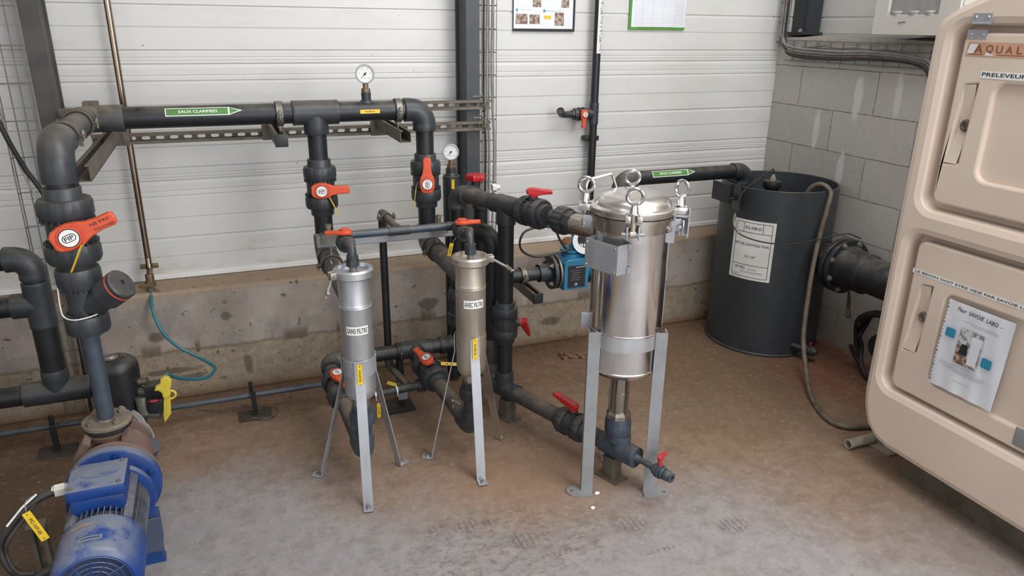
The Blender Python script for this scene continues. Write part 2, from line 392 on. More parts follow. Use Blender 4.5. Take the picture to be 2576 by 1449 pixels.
CORNERS = [V3(c) for c in ((-.405, 2.86, 1.244), (-.405, 2.27, 1.244), (.765, 2.86, 1.244), (.35, 2.86, .70), (.765, 2.86, .705), (.583, 2.88, .842), (.375, 2.6, .838), (.8, 2.6, .838),
    (.888, 2.835, .91), (.888, 2.835, .243), (.985, 2.68, .765), (1.035, 2.97, .872), (.325, 2.835, .243), (-.655, 2.9, .772), (1.715, 2.95, .893), (2.42, 2.95, .893), (.362, 2.29, .125), (.765, 2.30, .135))]
def pipe(mb, *pts, r, seg=28):
    for a, b in zip(pts, pts[1:]):   # a pipe stops inside the socket of its elbow, short of the bend
        a, b = V(a), V(b); d = (b-a).normalized(); ca = any((a-c).length < .012 for c in CORNERS); cb_ = any((b-c).length < .012 for c in CORNERS)
        mb.cyl(a+d*(r*1.15 if ca else 0), b-d*(r*1.15 if cb_ else 0), r, seg=seg)
def elbow(mb, C, a, b, r, L=None, seg=26, n=9, bend=1.25):
    """moulded socket elbow at corner C; a and b point from the corner along the two pipes"""
    C = V(C); a = V(a).normalized(); b = V(b).normalized(); R = r*1.2; br = r*bend; L = L or r*2.7
    pts = [C+a*L, C+a*(L-.003)]; rad = [R, R*1.015]
    pts += [C+a*(br+.003)]; rad += [R]
    for i in range(n+1):
        t_ = math.pi/2*i/n; pts.append(C+a*(br*(1-math.sin(t_)))+b*(br*(1-math.cos(t_)))); rad.append(R*.99)
    # pull the arc outwards so that it reads round
    pts += [C+b*(br+.003), C+b*(L-.003), C+b*L]; rad += [R, R*1.015, R]
    mb.tube(pts, rad, seg)
def tee(mb, C, ax, br, r, L=None, BL=None, seg=28):
    C = V(C); ax = V(ax).normalized(); br = V(br).normalized(); R = r*1.2; L = L or r*2.4; BL = BL or r*2.4
    mb.lathe([(-L, R*.99), (-L+.003, R*1.015), (-L+.01, R), (L-.01, R), (L-.003, R*1.015), (L, R*.99)], C, ax, seg)
    mb.lathe([(0, R*.97), (R*1.05, R), (BL-.003, R*1.015), (BL, R*.99)], C, br, seg)
def coupling(mb, C, ax, r, L, k=1.18): mb.lathe([(-L/2, r*k*.98), (-L/2+.003, r*k), (L/2-.003, r*k), (L/2, r*k*.98)], C, ax, 28)
def hexnut(mb, p0, p1, r): mb.cyl(p0, p1, r, seg=6)
def bolt_(mb, p, n, r=.008, h=.008, st=0.):
    p = V(p); n = V(n).normalized(); mb.cyl(p, p+n*h, r, seg=6); mb.cyl(p, p+n*(h+.5*r), r*.5, seg=10)
    if st: mb.cyl(p, p-n*st, r*.5, seg=10)

# ================================================================== SETTING
WY = 3.388; PY = 3.2; RX = 2.896; LZ = .4956
PROF = [(0, -.0005), (.006, .0035), (.014, .006), (.022, .006), (.03, .0035), (.036, .006), (.05, .006), (.058, .0035), (.064, .006), (.098, .006), (.106, .0005), (.116, .0005), (.124, .008),
        (.30, .006), (.31, .009), (.455, .009), (.464, .0015), (.478, .0015), (.487, .009), (.66, .006), (.67, .009), (.84, .009), (.85, .0005), (.862, .0005), (.87, .0065), (.90, .006), (.908, .0035), (.916, .006), (.97, .006), (.985, .0035), (1, -.0005)]
def cladding(name, P0, U, L, z0, z1, N):
    P0, U, N = V(P0), V(U), V(N); per = .4695; zs = []
    k0 = -6
    for k in range(k0, 8):
        for f, d in PROF[:-1]:
            z = .9227+(k+f)*per
            if z0 < z < z1: zs.append((z, d))
    zs = [(z_, .006+(d_-.006)*.6) for z_, d_ in zs]; zs = [(z0, .006)]+zs+[(z1, .006)]; mb = MB()
    vs = [P0+U*(L*i)+N*d+V(0, 0, z) for i in (0, 1) for z, d in zs]; n = len(zs)
    mb.q(vs, [(i, i+1, n+1+i, n+i) for i in range(n-1)])
    c = P0+U*(L/2)-N*.03+V(0, 0, (z0+z1)/2); mb.box(c, (L, .05, z1-z0), X=U)
    return mb
struct('wall_back', cladding('w', (-3.6, WY, 0), (1, 0, 0), 6.69, .515, 3.9, (0, -1, 0)), 'cladding')
mb = MB(); mb.box((-.35, WY-.006, .509), (6.5, .03, .022), bev=.003); struct('trim_1', mb, 'white')
mb = MB(); mb.box((-.25, (PY+WY+.1)/2, LZ/2), (6.7, WY+.1-PY, LZ), bev=.012); struct('baseboard_back', mb, 'plinth')
mb = MB(); mb.box((.3, .4, -.05), (8.4, 6.9, .1)); struct('floor', mb, 'floor')
# right wall: blocks up to 1.52 m, sloped mortar cap, cladding set back above it
mb = MB(); mb.box((RX+.15, .4, .75), (.3, 6.2, 1.5)); struct('wall_right', mb, 'blocks')
mb = MB(); random.seed(3); n = 60
vs = []
for i in range(n+1):
    y = 3.44-i*.1; vs += [V(RX-.006, y, 1.475+random.uniform(-.008, .01)), V(RX-.002+random.uniform(0, .004), y, 1.515+random.uniform(-.004, .003)), V(RX+.16, y, 1.527)]
mb.q(vs, [f for i in range(n) for f in ((3*i, 3*i+1, 3*i+4, 3*i+3), (3*i+1, 3*i+2, 3*i+5, 3*i+4))])
struct('trim_2', mb, 'mortar')
struct('wall_right_upper', cladding('w', (RX+.175, 3.44, 0), (0, -1, 0), 6, 1.515, 3.9, (-1, 0, 0)), 'cladding')
# parts of the hall outside the picture
mb = MB(); mb.box((-3.6, 1.75, 2), (.1, 4.1, 4)); mb.box((-3.6, -1.6, 3.7), (.1, 2.6, .6)); mb.box((-3.6, -1.6, .5), (.1, 2.6, 1.0)); struct('wall_left', mb, 'cladding')
mb = MB(); mb.box((-2.4, -2.9, 2), (2.4, .1, 4)); mb.box((4.1, -2.9, 2), (.5, .1, 4)); mb.box((1.4, -2.9, 3.8), (5.4, .1, .4)); struct('wall_front', mb, 'cladding')
mb = MB(); mb.box((-1.8, .4, 3.98), (3.6, 6.9, .08)); mb.box((3.6, .4, 3.98), (1.8, 6.9, .08)); mb.box((1.35, 2.9, 3.98), (2.9, 1.4, .08)); mb.box((1.35, -1.6, 3.98), (2.9, 2.9, .08)); struct('ceiling', mb, 'cladding')

# silt lying in the foot of the wall
# ---- steel columns, cable trays
def column(name, label, x0, x1, y0, y1, z0, z1, m):
    t = Thing(name, label, 'column', ((x0+x1)/2, (y0+y1)/2, z0)); cx, cy = (x0+x1)/2, (y0+y1)/2; mb = MB()
    mb.box((cx, y0+.006, (z0+z1)/2), (x1-x0, .012, z1-z0)); mb.box((cx, y1-.006, (z0+z1)/2), (x1-x0, .012, z1-z0)); mb.box((x0+(.012 if x0 > 0 else x1-x0-.012), cy, (z0+z1)/2), (.009, y1-y0-.024, z1-z0))
    t.part('beam', mb, m); mb = MB(); mb.box((cx, cy, z0+.006), (x1-x0+.06, y1-y0+.02, .012)); t.part('base_plate', mb, m); return t
column('steel_column', 'dark blue-grey steel column on the concrete ledge beside the right-hand wire cable tray', 1.058, 1.118, 3.215, 3.37, .498, 3.9, 'steel_col')
column('steel_column', 'grimy brown-grey steel column at far left behind the big elbow', -.60, -.537, 3.215, 3.37, .498, 3.9, 'steel_col_left')
t = column('steel_column', 'short dark blue steel column standing on the block wall top', 2.96, 3.05, 3.26, 3.40, 1.53, 3.9, 'steel_col')
mb = MB(); bolt_(mb, (2.93, 3.27, 1.542), (0, 0, 1), .012, .012); t.part('anchor_bolt', mb, 'bolt')
mb = MB(); bolt_(mb, (2.93, 3.39, 1.542), (0, 0, 1), .012, .012); t.part('anchor_bolt', mb, 'bolt')
def mesh_tray(label, P, U, Wd, L, D, N, rung=.1, nw=4, r=.0022, wall=.035, name='wire_cable_tray'):
    """welded wire tray: starts at P, runs along D for L, is Wd wide along U, stands off along N"""
    P, U, D, N = V(P), V(U).normalized(), V(D).normalized(), V(N).normalized(); mb = MB()
    for i in range(nw): a = P+U*(Wd*i/(nw-1)); mb.tube([a, a+D*L], r, 6)
    for k in (0, 1): a = P+U*(Wd*k)+N*wall; mb.tube([a, a+D*L], r, 6)
    for j in range(int(L/rung)+1):
        a = P+D*(rung*j+.02); mb.tube([a+N*wall, a, a+U*Wd, a+U*Wd+N*wall], r, 6)
    return single(name, label, 'cable tray', mb, 'galv')
mesh_tray('wire mesh cable tray running down the wall at far left behind the big pipes', (-.70, 3.17, .02), (1, 0, 0), .1, 2.6, (0, 0, 1), (0, -1, 0), .13)
mesh_tray('wire mesh cable tray hanging right of the middle steel column', (1.158, 3.33, .42), (1, 0, 0), .07, 2.4, (0, 0, 1), (0, -1, 0), .1)
mesh_tray('wire mesh cable tray along the top of the block wall', (RX-.012, 3.27, 1.40), (0, 0, 1), .10, .86, (0, -1, 0), (-1, 0, 0), .085)
mesh_tray('wire mesh cable tray dropping down the corner above the block wall', (RX-.02, 3.30, 1.47), (0, 1, 0), .085, 1.0, (0, 0, 1), (-1, 0, 0), .1)
def cable(label, pts, r, m, name='cable', cat='cable', group=None, n=8, seg=8):
    mb = MB(); mb.tube(smooth(pts, n), r, seg); return single(name, label, cat, mb, m, group)
# cables in the trays
G = 'cables along the block wall tray'
for i, (dy, dz, m) in enumerate(((0, 0, 'cable_black'), (.012, .014, 'hose_brown'), (.006, .03, 'cable_grey'), (.02, .045, 'cable_grey'))):
    x = RX-.03-.004*i
    cable('bundled cable sweeping from the corner along the block wall tray and down', [(x, 3.31+dy, 2.3), (x, 3.31+dy, 1.62), (x, 3.295+dy, 1.47+dz), (x, 3.22+dy, 1.425+dz), (x, 2.95, 1.42+dz*.8), (x-.01, 2.7, 1.43+dz*.7), (x, 2.47, 1.42+dz*.6), (x, 2.38-.3*dz, 1.36+dz), (x, 2.365-.5*dz, 1.2), (x, 2.36-.5*dz, .9)], .006 if i else .008, m, group=G)
for i, (x, m) in enumerate(((1.172, 'cable_black'), (1.19, 'cable_grey'), (1.214, 'cable_grey'))):
    cable(('thin black cable', 'light grey cable next to the black one', 'light grey cable nearest the posters')[i]+' in the tray right of the middle column', [(x, 3.31, 2.7), (x+.004, 3.31, 1.9), (x-.004, 3.31, 1.35), (x+.006, 3.30, 1.0), (x, 3.31, .55)], .004 if i == 0 else .006, m)
cable('thick black cable hanging in a long bow at the far left edge', [(-.74, 3.1, 1.9), (-.755, 3.1, 1.62), (-.735, 3.1, 1.40), (-.70, 3.1, 1.2), (-.66, 3.12, 1.05), (-.615, 3.14, .92), (-.60, 3.15, .7), (-.605, 3.15, .3), (-.61, 3.15, .03)], .009, 'cable_black')
cable('thin grey wire crossing the left tray down to the valve', [(-.71, 3.12, 1.9), (-.70, 3.12, 1.3), (-.66, 3.12, 1.0), (-.58, 3.1, .8), (-.57, 3.1, .4), (-.58, 3.1, .03)], .004, 'cable_grey')

# ---- slotted channel rails behind the header
def channel(mb, P, D, L, up, out, hgt=.041, dep=.021, slots=True, lips=True):
    """C channel with its slotted web at P, flanges towards out"""
    P, D, up, out = V(P), V(D).normalized(), V(up).normalized(), V(out).normalized(); holes = []
    if slots:
        k = int((L-.03)/.05)
        for i in range(k):
            c = .035+.05*i; holes.append([(c+.0085+.0065*math.cos(a), .0065*math.sin(a)) for a in [R_(x) for x in range(-90, 91, 30)]]+[(c-.0085+.0065*math.cos(a), .0065*math.sin(a)) for a in [R_(x) for x in range(90, 271, 30)]])
    mb.prism([(0, -hgt/2), (L, -hgt/2), (L, hgt/2), (0, hgt/2)], P, D, up, .0025, 0, holes)
    for s_ in (-1, 1):
        mb.box(P+D*(L/2)+up*(s_*(hgt/2-.00125))+out*(dep/2), (L, dep, .0025), X=D, Y=out)
        if lips: mb.box(P+D*(L/2)+up*(s_*(hgt/2-.006))+out*dep, (L, .0025, .011), X=D, Y=out)
mb = MB(); channel(mb, (-.44, 3.205, 1.129), (1, 0, 0), 1.6, (0, 0, 1), (0, -1, 0)); single('slotted_channel_rail', 'long slotted steel channel rail below the header pipe, lower of the two', 'rail', mb, 'galv_dirty')
mb = MB(); channel(mb, (-.40, 3.205, 1.222), (1, 0, 0), 1.56, (0, 0, 1), (0, -1, 0)); single('slotted_channel_rail', 'slotted steel channel rail mostly hidden behind the header pipe, upper of the two', 'rail', mb, 'galv_dirty')
for x, z, lb in ((1.13, 1.222, 'upper'), (1.13, 1.129, 'lower')):
    t = Thing('rail_clamp', 'bent steel clamp gripping the %s slotted rail right of the column' % lb, 'clamp', (x, 3.2, z))
    mb = MB(); mb.tube(smooth([(x, 3.205, z+.031), (x, 3.185, z+.032), (x, 3.172, z+.02), (x, 3.170, z), (x, 3.172, z-.02), (x, 3.185, z-.032), (x, 3.205, z-.031)], 4), .004, 8); t.part('hook', mb, 'galv')
    mb = MB(); mb.box((x-.02, 3.225, z+.034), (.05, .03, .004)); t.part('plate', mb, 'galv')
def arm(label, P, Y1, m='galv_dirty', cap=True, plate=True):
    """square channel arm reaching from the wall side towards the viewer, open side up"""
    P = V(P); t = Thing('channel_bracket', label, 'bracket', P); L = P.y-Y1; mb = MB(); channel(mb, P-V(0, 0, .019), (0, -1, 0), L, (1, 0, 0), (0, 0, 1), .041, .041, False, True); t.part('channel', mb, m)
    if plate: mb = MB(); mb.box(P+V(0, .004, -.01), (.08, .008, .09), bev=.002); bolt_(mb, P+V(.028, 0, -.035), (0, -1, 0), .01, .007); t.part('end_plate', mb, m)
    if cap: mb = MB(); mb.box((P.x, Y1-.004, P.z+.001), (.045, .012, .045), bev=.002); t.part('end_cap', mb, 'black')
    return t
arm('channel arm with black end cap under the header pipe, left of the first drop pipe', (.213, 3.18, 1.160), 2.76)
arm('open-ended channel arm under the header pipe, between the two drop pipes', (.655, 3.18, 1.160), 2.72, cap=False)
arm('channel arm under the pipe stub joining the header to the big left elbow', (-.352, 3.18, 1.160), 2.28, cap=False)
arm('galvanised channel arm with black end cap under the pipe left of the flow meter', (1.235, PY, .425), 2.78, 'galv')
mb = MB(); mb.box((-.46, 3.19, 1.235), (.14, .02, .028), bev=.003); mb.box((-.42, 3.17, 1.26), (.05, .05, .03), bev=.003); bolt_(mb, (-.43, 3.14, 1.262), (0, -1, 0), .012, .01); single('rail_bracket', 'dirty angle bracket joining the rail to the far left column', 'bracket', mb, 'galv_dirty')

# ================================================================== GENERIC FITTINGS
def clamp(label, C, ax, r, down, m='galv', ears=True, rod=.03, liner=True):
    C, ax, down = V(C), V(ax).normalized(), V(down).normalized(); sd = ax.cross(down).normalized()
    t = Thing('pipe_clamp', label, 'clamp', C, down, ax); mb = MB(); R = r*1.05
    mb.lathe([(-.011, R+.002), (-.011, R+.0055), (.011, R+.0055), (.011, R+.002), (-.011, R+.002)], C, ax, 32, caps=False); t.part('band', mb, m)
    if liner: mb = MB(); mb.lathe([(-.0135, R-.001), (-.0135, R+.003), (.0135, R+.003), (.0135, R-.001)], C, ax, 32, caps=False); t.part('rubber_liner', mb, 'rubber')
    for s_ in (-1, 1):
        e = C+sd*(s_*(R+.012)); mb = MB(); mb.box(e+down*.004, (.022, .018, .003), X=ax, Y=sd); mb.box(e-down*.004, (.022, .018, .003), X=ax, Y=sd); t.part('ear', mb, m)
        mb = MB(); mb.cyl(e+sd*s_*.002-down*.018, e+sd*s_*.002+down*.014, .0028, seg=8); mb.cyl(e+sd*s_*.002-down*.013, e+sd*s_*.002-down*.007, .006, seg=6); t.part('bolt', mb, 'bolt')
    if rod: mb = MB(); mb.cyl(C+down*(R+.004), C+down*(R+rod), .0055, seg=10); mb.cyl(C+down*(R+.004), C+down*(R+.012), .010, seg=6); t.part('rod', mb, 'galv')
    return t
FIPH = [(-38, -15), (-30, -24), (-12, -30), (6, -31), (24, -27), (44, -18), (70, -14), (98, -15), (106, -9), (106, 11), (98, 17), (70, 16), (44, 19), (24, 27), (6, 31), (-12, 30), (-30, 24), (-38, 15)]
def valve(label, C, ax, face, lever, r, Lh, nr=1.72, style='plate', hm='orange', bm='pvc_fit', hs=1., badge=True, group=None, write=False, tilt=0, standoff=None, dist=1.0):
    """union ball valve: axis ax, handle on the face side with its lever pointing along lever"""
    C, a, f, l = V(C), V(ax).normalized(), V(face).normalized(), V(lever).normalized(); f = (f-a*f.dot(a)*(1 if style == 'plate' else 1)).normalized(); l = (l-f*l.dot(f)).normalized(); w_ = f.cross(l)
    t = Thing('ball_valve', label, 'valve', C, a, f, group); h = Lh/2; N = nr*r
    mb = MB(); mb.lathe([(-h, r*1.2), (-h+.003, r*1.25), (-.66*h, r*1.25), (-.6*h, r*1.3), (-.34*h, r*1.42), (-.2*h, r*1.5), (.2*h, r*1.5), (.34*h, r*1.42), (.6*h, r*1.3), (.66*h, r*1.25), (h-.003, r*1.25), (h, r*1.2)], C, a, 32); so = (standoff if standoff is not None else r*1.5+.012*hs)
    mb.cyl(C, C+f*so, r*.55, seg=20); t.part('valve_body', mb, bm)
    for s_ in (-1, 1):
        mb = MB(); p0, p1 = C+a*(s_*.30*h), C+a*(s_*.74*h); mb.ribbed(p0, p1, N, 12, .035, 5, .2)
        for i in range(22): th = 2*math.pi*i/22; _, u, v_ = frame(a); q = u*math.cos(th)+v_*math.sin(th); mb.box(p0+q*(N*.93)-a*(s_*.004), (.006*hs+.001, .006, .008), X=q, Y=q.cross(a))
        t.part('union_nut', mb, bm)
    s = r/.036*hs*.001; H = C+f*(so+.008)
    if style == 'plate':
        mb = MB(); mb.prism([(x*s, y*s) for x, y in FIPH], H, l, w_, .02*hs*r/.036, .004*hs*r/.036); top = H+f*(.01*hs*r/.036)
        mb.lathe([(0, 26*s), (.004*hs, 25.5*s), (.0045*hs, 22*s)], top, f, 28)
        for k in range(7): th = R_(-48+16*k); q = l*math.cos(th)+w_*math.sin(th); mb.box(top+q*(31*s), (8*s, 2.2*s, 4*s), X=q, Y=q.cross(f))
        mats = [hm]
        if write:
            mats = [hm, 'ink']; mb.mi = 1
            mb.text('NE PAS', top+l*(72*s)+w_*(7*s), l, w_, 7*s, 42*s); mb.text('TOUCHER', top+l*(76*s)-w_*(7*s), l, w_, 6*s, 46*s)
        hnd = t.part('handle', mb, mats)
        if badge:
            mb = MB(); b0 = top+f*(.0045*hs); mb.mi = 1; mb.lathe([(0, 22*s), (.0006, 22*s)], b0, f, 28); mb.mi = 0; mb.lathe([(0, 20*s), (.0012, 20*s)], b0, f, 28); mb.mi = 1
            mb.text('FIP', b0+f*.0013, l, w_, 10*s, 20*s)
            ov = rrect(-15*s, 15*s, -9*s, 9*s, 8.9*s); iv = rrect(-13.4*s, 13.4*s, -7.4*s, 7.4*s, 7.3*s); mb.prism(ov, b0+f*.0014, l, w_, .0004, 0, [iv]); t.part('badge', mb, ['white', 'ink'], hnd)
    else:
        k = r/.0315*hs*.001; mb = MB(); mb.cyl(C+f*(so-.012), C+f*(so+.012*hs), 15*k, 17*k, seg=20); b = C+f*(so+.010*hs)
        if style == 'wing': pr = [(-24, 0), (-26, 14), (-14, 22), (4, 22), (40, 15), (66, 13), (70, 9), (69, -2), (40, -3), (18, -6), (-10, -6)]
        else: pr = [(-14, -4), (-18, 10), (-10, 18), (8, 20), (40, 26), (84, 34), (92, 30), (92, 24), (60, 10), (20, -4)]
        mb.prism([(x*k, y*k) for x, y in pr], b, l, f, 26*k, 4*k); t.part('handle', mb, hm)
    return t
def gauge(label, P, top, face, r=.0335, group=None):
    """P: foot of the fittings on the pipe, top: height of the dial centre"""
    P, f = V(P), V(face).normalized(); C = V(P.x, P.y, top); t = Thing('pressure_gauge', label, 'pressure gauge', P, group=group); u = V(0, 0, 1).cross(f).normalized()*-1; u = V(0, 0, 1).cross(f).normalized()
    U = u; W = V(0, 0, 1); W = (W-f*W.dot(f)).normalized()
    mb = MB(); mb.lathe([(-.028, r*.9), (-.026, r*.96), (.004, r*.96), (.004, r*1.02), (.011, r*1.02), (.013, r*.97), (.013, r*.88), (.008, r*.86)], C, f, 40); t.part('case', mb, 'bracket_steel')
    mb = MB(); mb.lathe([(0, r*.87), (.001, r*.87)], C+f*.0075, f, 40); mb.mi = 1; D = C+f*.0087
    for i in range(21):
        th = R_(225-13.5*i); q = U*math.cos(th)+W*math.sin(th); L = .14 if i % 4 == 0 else .08; mb.box(D+q*(r*(.80-L/2)), (r*L, r*(.022 if i % 4 == 0 else .014), .0004), X=q, Y=f.cross(q))
    for i, s_ in enumerate(('0', '2', '4', '6', '8', '10')): th = R_(225-54*i); q = U*math.cos(th)+W*math.sin(th); mb.text(s_, D+q*(r*.56), U, W, r*.12)
    mb.text('bar', D-W*(r*.42), U, W, r*.11); dial = t.part('dial', mb, ['white', 'ink_grey'])
    mb = MB(); q = U*math.cos(R_(228))+W*math.sin(R_(228)); c = f.cross(q); b = D+f*.001
    mb.q([b+q*(r*.74), b+c*(r*.045)-q*(r*.05), b-q*(r*.22)+c*(r*.05), b-q*(r*.22)-c*(r*.05), b-c*(r*.045)-q*(r*.05)], [(0, 1, 2, 3, 4)]); mb.lathe([(0, r*.12), (.002, r*.1)], b, f, 16); t.part('needle', mb, 'ink', dial)
    z0 = P.z; z1 = top-r; mb = MB(); hexnut(mb, (P.x, P.y, z1-.016), (P.x, P.y, z1+.002), .0105); mb.cyl((P.x, P.y, z1-.02), (P.x, P.y, z1+.004), .007); t.part('stem', mb, 'brass')
    mb = MB(); hexnut(mb, (P.x, P.y, z1-.028), (P.x, P.y, z1-.018), .0165); mb.cyl((P.x, P.y, z1-.034), (P.x, P.y, z1-.028), .0155); mb.cyl((P.x, P.y, z1-.031), (P.x, P.y, z1-.0275), .018); t.part('adapter', mb, 'brass')
    mb = MB(); mb.cyl((P.x, P.y, z0), (P.x, P.y, z0+.010), .026, .022); mb.cyl((P.x, P.y, z0+.008), (P.x, P.y, z1-.034), .0175, .0185); t.part('socket', mb, 'pvc_fit'); return t
def tag_plate(label, o, U, W, txt, wd=.078, ht=.014, name='tag', single_=True, par=None, tie=None):
    mb = MB(); U, W = V(U).normalized(), V(W).normalized(); N = U.cross(W); mb.prism(rrect(-wd/2, wd/2, -ht/2, ht/2, .0015, 2), o, U, W, .0016); mb.mi = 1
    mb.text(txt, V(o)+N*.001, U, W, ht*.42, wd*.55)
    for s_ in (-1, 1): mb.lathe([(0, .0014), (.0005, .0014)], V(o)+U*(s_*(wd/2-.006))+N*.0009, N, 10)
    if par: return par.part('tag', mb, ['yellow', 'ink'])
    if tie:
        t = Thing('hanging_tag', label, 'tag', o); t.part('plate', mb, ['yellow', 'ink']); m2 = MB(); m2.tube(smooth(tie, 6), .0011, 6); t.part('tie', m2, 'cable_grey'); return t
    return single('hanging_tag', label, 'tag', mb, ['yellow', 'ink'])

# ================================================================== HEADER PIPEWORK
H = V(0, 2.86, 1.244); rH = .0375
hp = Thing('header_pipe', 'dark PVC header pipe with green flow sticker crossing the wall at the top', 'pipe', (.2, 2.86, 1.24))
mb = MB(); pipe(mb, (-.40, 2.86, 1.244), (.765, 2.86, 1.244), r=rH); run = hp.part('pipe', mb, 'pvc')
mb = MB(); elbow(mb, (-.405, 2.86, 1.244), (1, 0, 0), (0, -1, 0), rH, .12); hp.part('elbow', mb, 'pvc_dusty')
mb = MB(); pipe(mb, (-.405, 2.86, 1.244), (-.405, 2.27, 1.244), r=rH); hp.part('pipe', mb, 'pvc_dusty')
mb = MB(); elbow(mb, (-.405, 2.27, 1.244), (0, 1, 0), (0, 0, -1), rH, .10, n=14, bend=1.7); hp.part('elbow', mb, 'pvc_fit')
mb = MB(); pipe(mb, (-.405, 2.27, 1.244), (-.405, 2.27, 1.09), r=rH); hp.part('pipe', mb, 'pvc')
mb = MB(); tee(mb, (.350, 2.86, 1.244), (1, 0, 0), (0, 0, -1), rH, .083, .078); hp.part('tee', mb, 'pvc_fit')
mb = MB(); elbow(mb, (.765, 2.86, 1.244), (-1, 0, 0), (0, 0, -1), rH, .08, n=12, bend=1.5); hp.part('elbow', mb, 'pvc_fit')
for x in (.350, .765):
    mb = MB(); pipe(mb, (x, 2.86, 1.244), (x, 2.86, 1.06), r=.035); hp.part('drop_pipe', mb, 'pvc')
def flow_sticker(t, par, o, axis, facing, r, L, hgt, m2='white'):
    wp = cylwarp(o, axis, facing, r, 'a'); mb = MB(); n = 6
    def outl(a0, a1, tip, b, lift, mi):
        mb.mi = mi; k = 6
        vs = []
        for j in range(k+1):
            y = -b+2*b*j/k; vs += [wp(a0, y, lift), wp(a1, y, lift), wp(a1+(tip-a1)*(1-abs(y)/b), y, lift)]
        mb.q(vs, [f for j in range(k) for f in ((3*j, 3*j+1, 3*j+4, 3*j+3), (3*j+1, 3*j+2, 3*j+5, 3*j+4))])
    outl(-L/2, L*.32, L/2, hgt/2, .0004, 1); outl(-L/2+.003, L*.31, L*.31, hgt/2-.003, .0008, 0)
    mb.mi = 0; k = 6; vs = []; b = hgt/2-.0035
    for j in range(k+1): y = -b+2*b*j/k; vs += [wp(L*.33, y, .0008), wp(L*.33+(L*.465-L*.33)*(1-abs(y)/b), y, .0008)]
    mb.q(vs, [(2*j, 2*j+1, 2*j+3, 2*j+2) for j in range(k)])
    mb.mi = 1; g = textgeo('EAUX CLARIFIEES'); mb.text('EAUX CLARIFIEES', (0, 0, 0), (1, 0, 0), (0, 1, 0), hgt*.34, L*.5, .0013, warp=lambda x, y, l: wp(x-L*.08, y, l))
    return t.part('flow_sticker', mb, ['green', m2], par)
flow_sticker(hp, run, (-.03, 2.86, 1.244), (1, 0, 0), (0, -.86, .5), rH, .25, .030)
wp = cylwarp((.547, 2.86, 1.244), (1, 0, 0), (0, -1, .06), rH); mb = MB(); mb.q([wp(x, y, .0008) for x, y in ((-.037, -.007), (.037, -.007), (.037, .007), (-.037, .007))], [(0, 1, 2, 3)]); mb.mi = 1
mb.text('PI-507-01', (0, 0, 0), (1, 0, 0), (0, 1, 0), .006, .034, .0012, warp=wp); hp.part('tag', mb, ['yellow', 'ink'], run)
clamp('steel pipe clamp on the header above the black-capped arm', (.221, 2.86, 1.244), (1, 0, 0), rH, (0, 0, -1), 'galv', rod=.045)
clamp('steel pipe clamp on the header next to its right-hand elbow', (.660, 2.86, 1.244), (1, 0, 0), rH, (0, 0, -1), 'galv', rod=.045)
clamp('dusty pipe clamp on the short stub behind the big left elbow, nearest the elbow', (-.405, 2.42, 1.244), (0, 1, 0), rH, (0, 0, -1), 'galv_dirty', rod=.03)
clamp('dusty pipe clamp on the short stub, next to the header corner', (-.405, 2.72, 1.244), (0, 1, 0), rH, (0, 0, -1), 'galv_dirty', rod=.03)
gauge('round pressure gauge standing on the header pipe near its right end', (.542, 2.86, 1.274), 1.380, (-.19, -1, .02), .0345)
# drop pipe valves
lv = V(1, -.06, .28)
valve('large orange-handled ball valve with handwriting on its lever, below the big left elbow', (-.405, 2.27, 1.012), (0, 0, -1), (.12, -1, .15), (1, 0, .36), rH, .24, 1.85, write=True, hs=1.12)
valve('orange-handled ball valve on the left drop pipe, lever turned sideways', (.350, 2.86, .965), (0, 0, -1), (-.1, -1, .05), (1, 0, .0), .035, .215, 1.75)
valve('orange-handled ball valve on the right drop pipe, lever pointing up', (.765, 2.86, .965), (0, 0, -1), (-.2, -1, .05), (.02, 0, 1), .035, .215, 1.72)
# drops below the valves, elbows and side inlets of the two cartridge filters
for x, ztop, z2, yb, lab in ((.350, .87, .700, 2.345, 'dark PVC inlet pipe dropping behind the filter labelled sans filtre'), (.765, .87, .705, 2.355, 'dark PVC inlet pipe dropping behind the filter labelled avec filtre')):
    t = Thing('inlet_pipe', lab, 'pipe', (x, 2.86, z2)); mb = MB(); pipe(mb, (x, 2.86, ztop), (x, 2.86, z2), r=.035); t.part('pipe', mb, 'pvc')
    mb = MB(); elbow(mb, (x, 2.86, z2), (0, 0, 1), (0, -1, 0), .035, .075, n=12, bend=1.5); t.part('elbow', mb, 'pvc_fit')
    mb = MB(); pipe(mb, (x, 2.86, z2), (x, yb, z2), r=.035); p = t.part('pipe', mb, 'pvc_dusty')
    if x < .5:
        wp = cylwarp((x, 2.62, z2), (0, -1, 0), (.1, -.1, 1), .035); mb = MB(); a = [(-.03, -.016), (-.012, .017), (.03, .012), (.012, -.018)]
        mb.q([wp(*p_, .0006) for p_ in a]+[wp(p_[0]*.82, p_[1]*.82, .0006) for p_ in a], [(0, 1, 5, 4), (1, 2, 6, 5), (2, 3, 7, 6), (3, 0, 4, 7)]); t.part('sticker', mb, 'white', p)
clamp('hanging pipe clamp on the inlet pipe behind the sans filtre housing', (.350, 2.70, .700), (0, 1, 0), .035, (0, 0, 1), 'galv_dirty', rod=.05)
clamp('hanging pipe clamp on the inlet pipe behind the avec filtre housing', (.765, 2.72, .705), (0, 1, 0), .035, (0, 0, 1), 'galv_dirty', rod=.05)
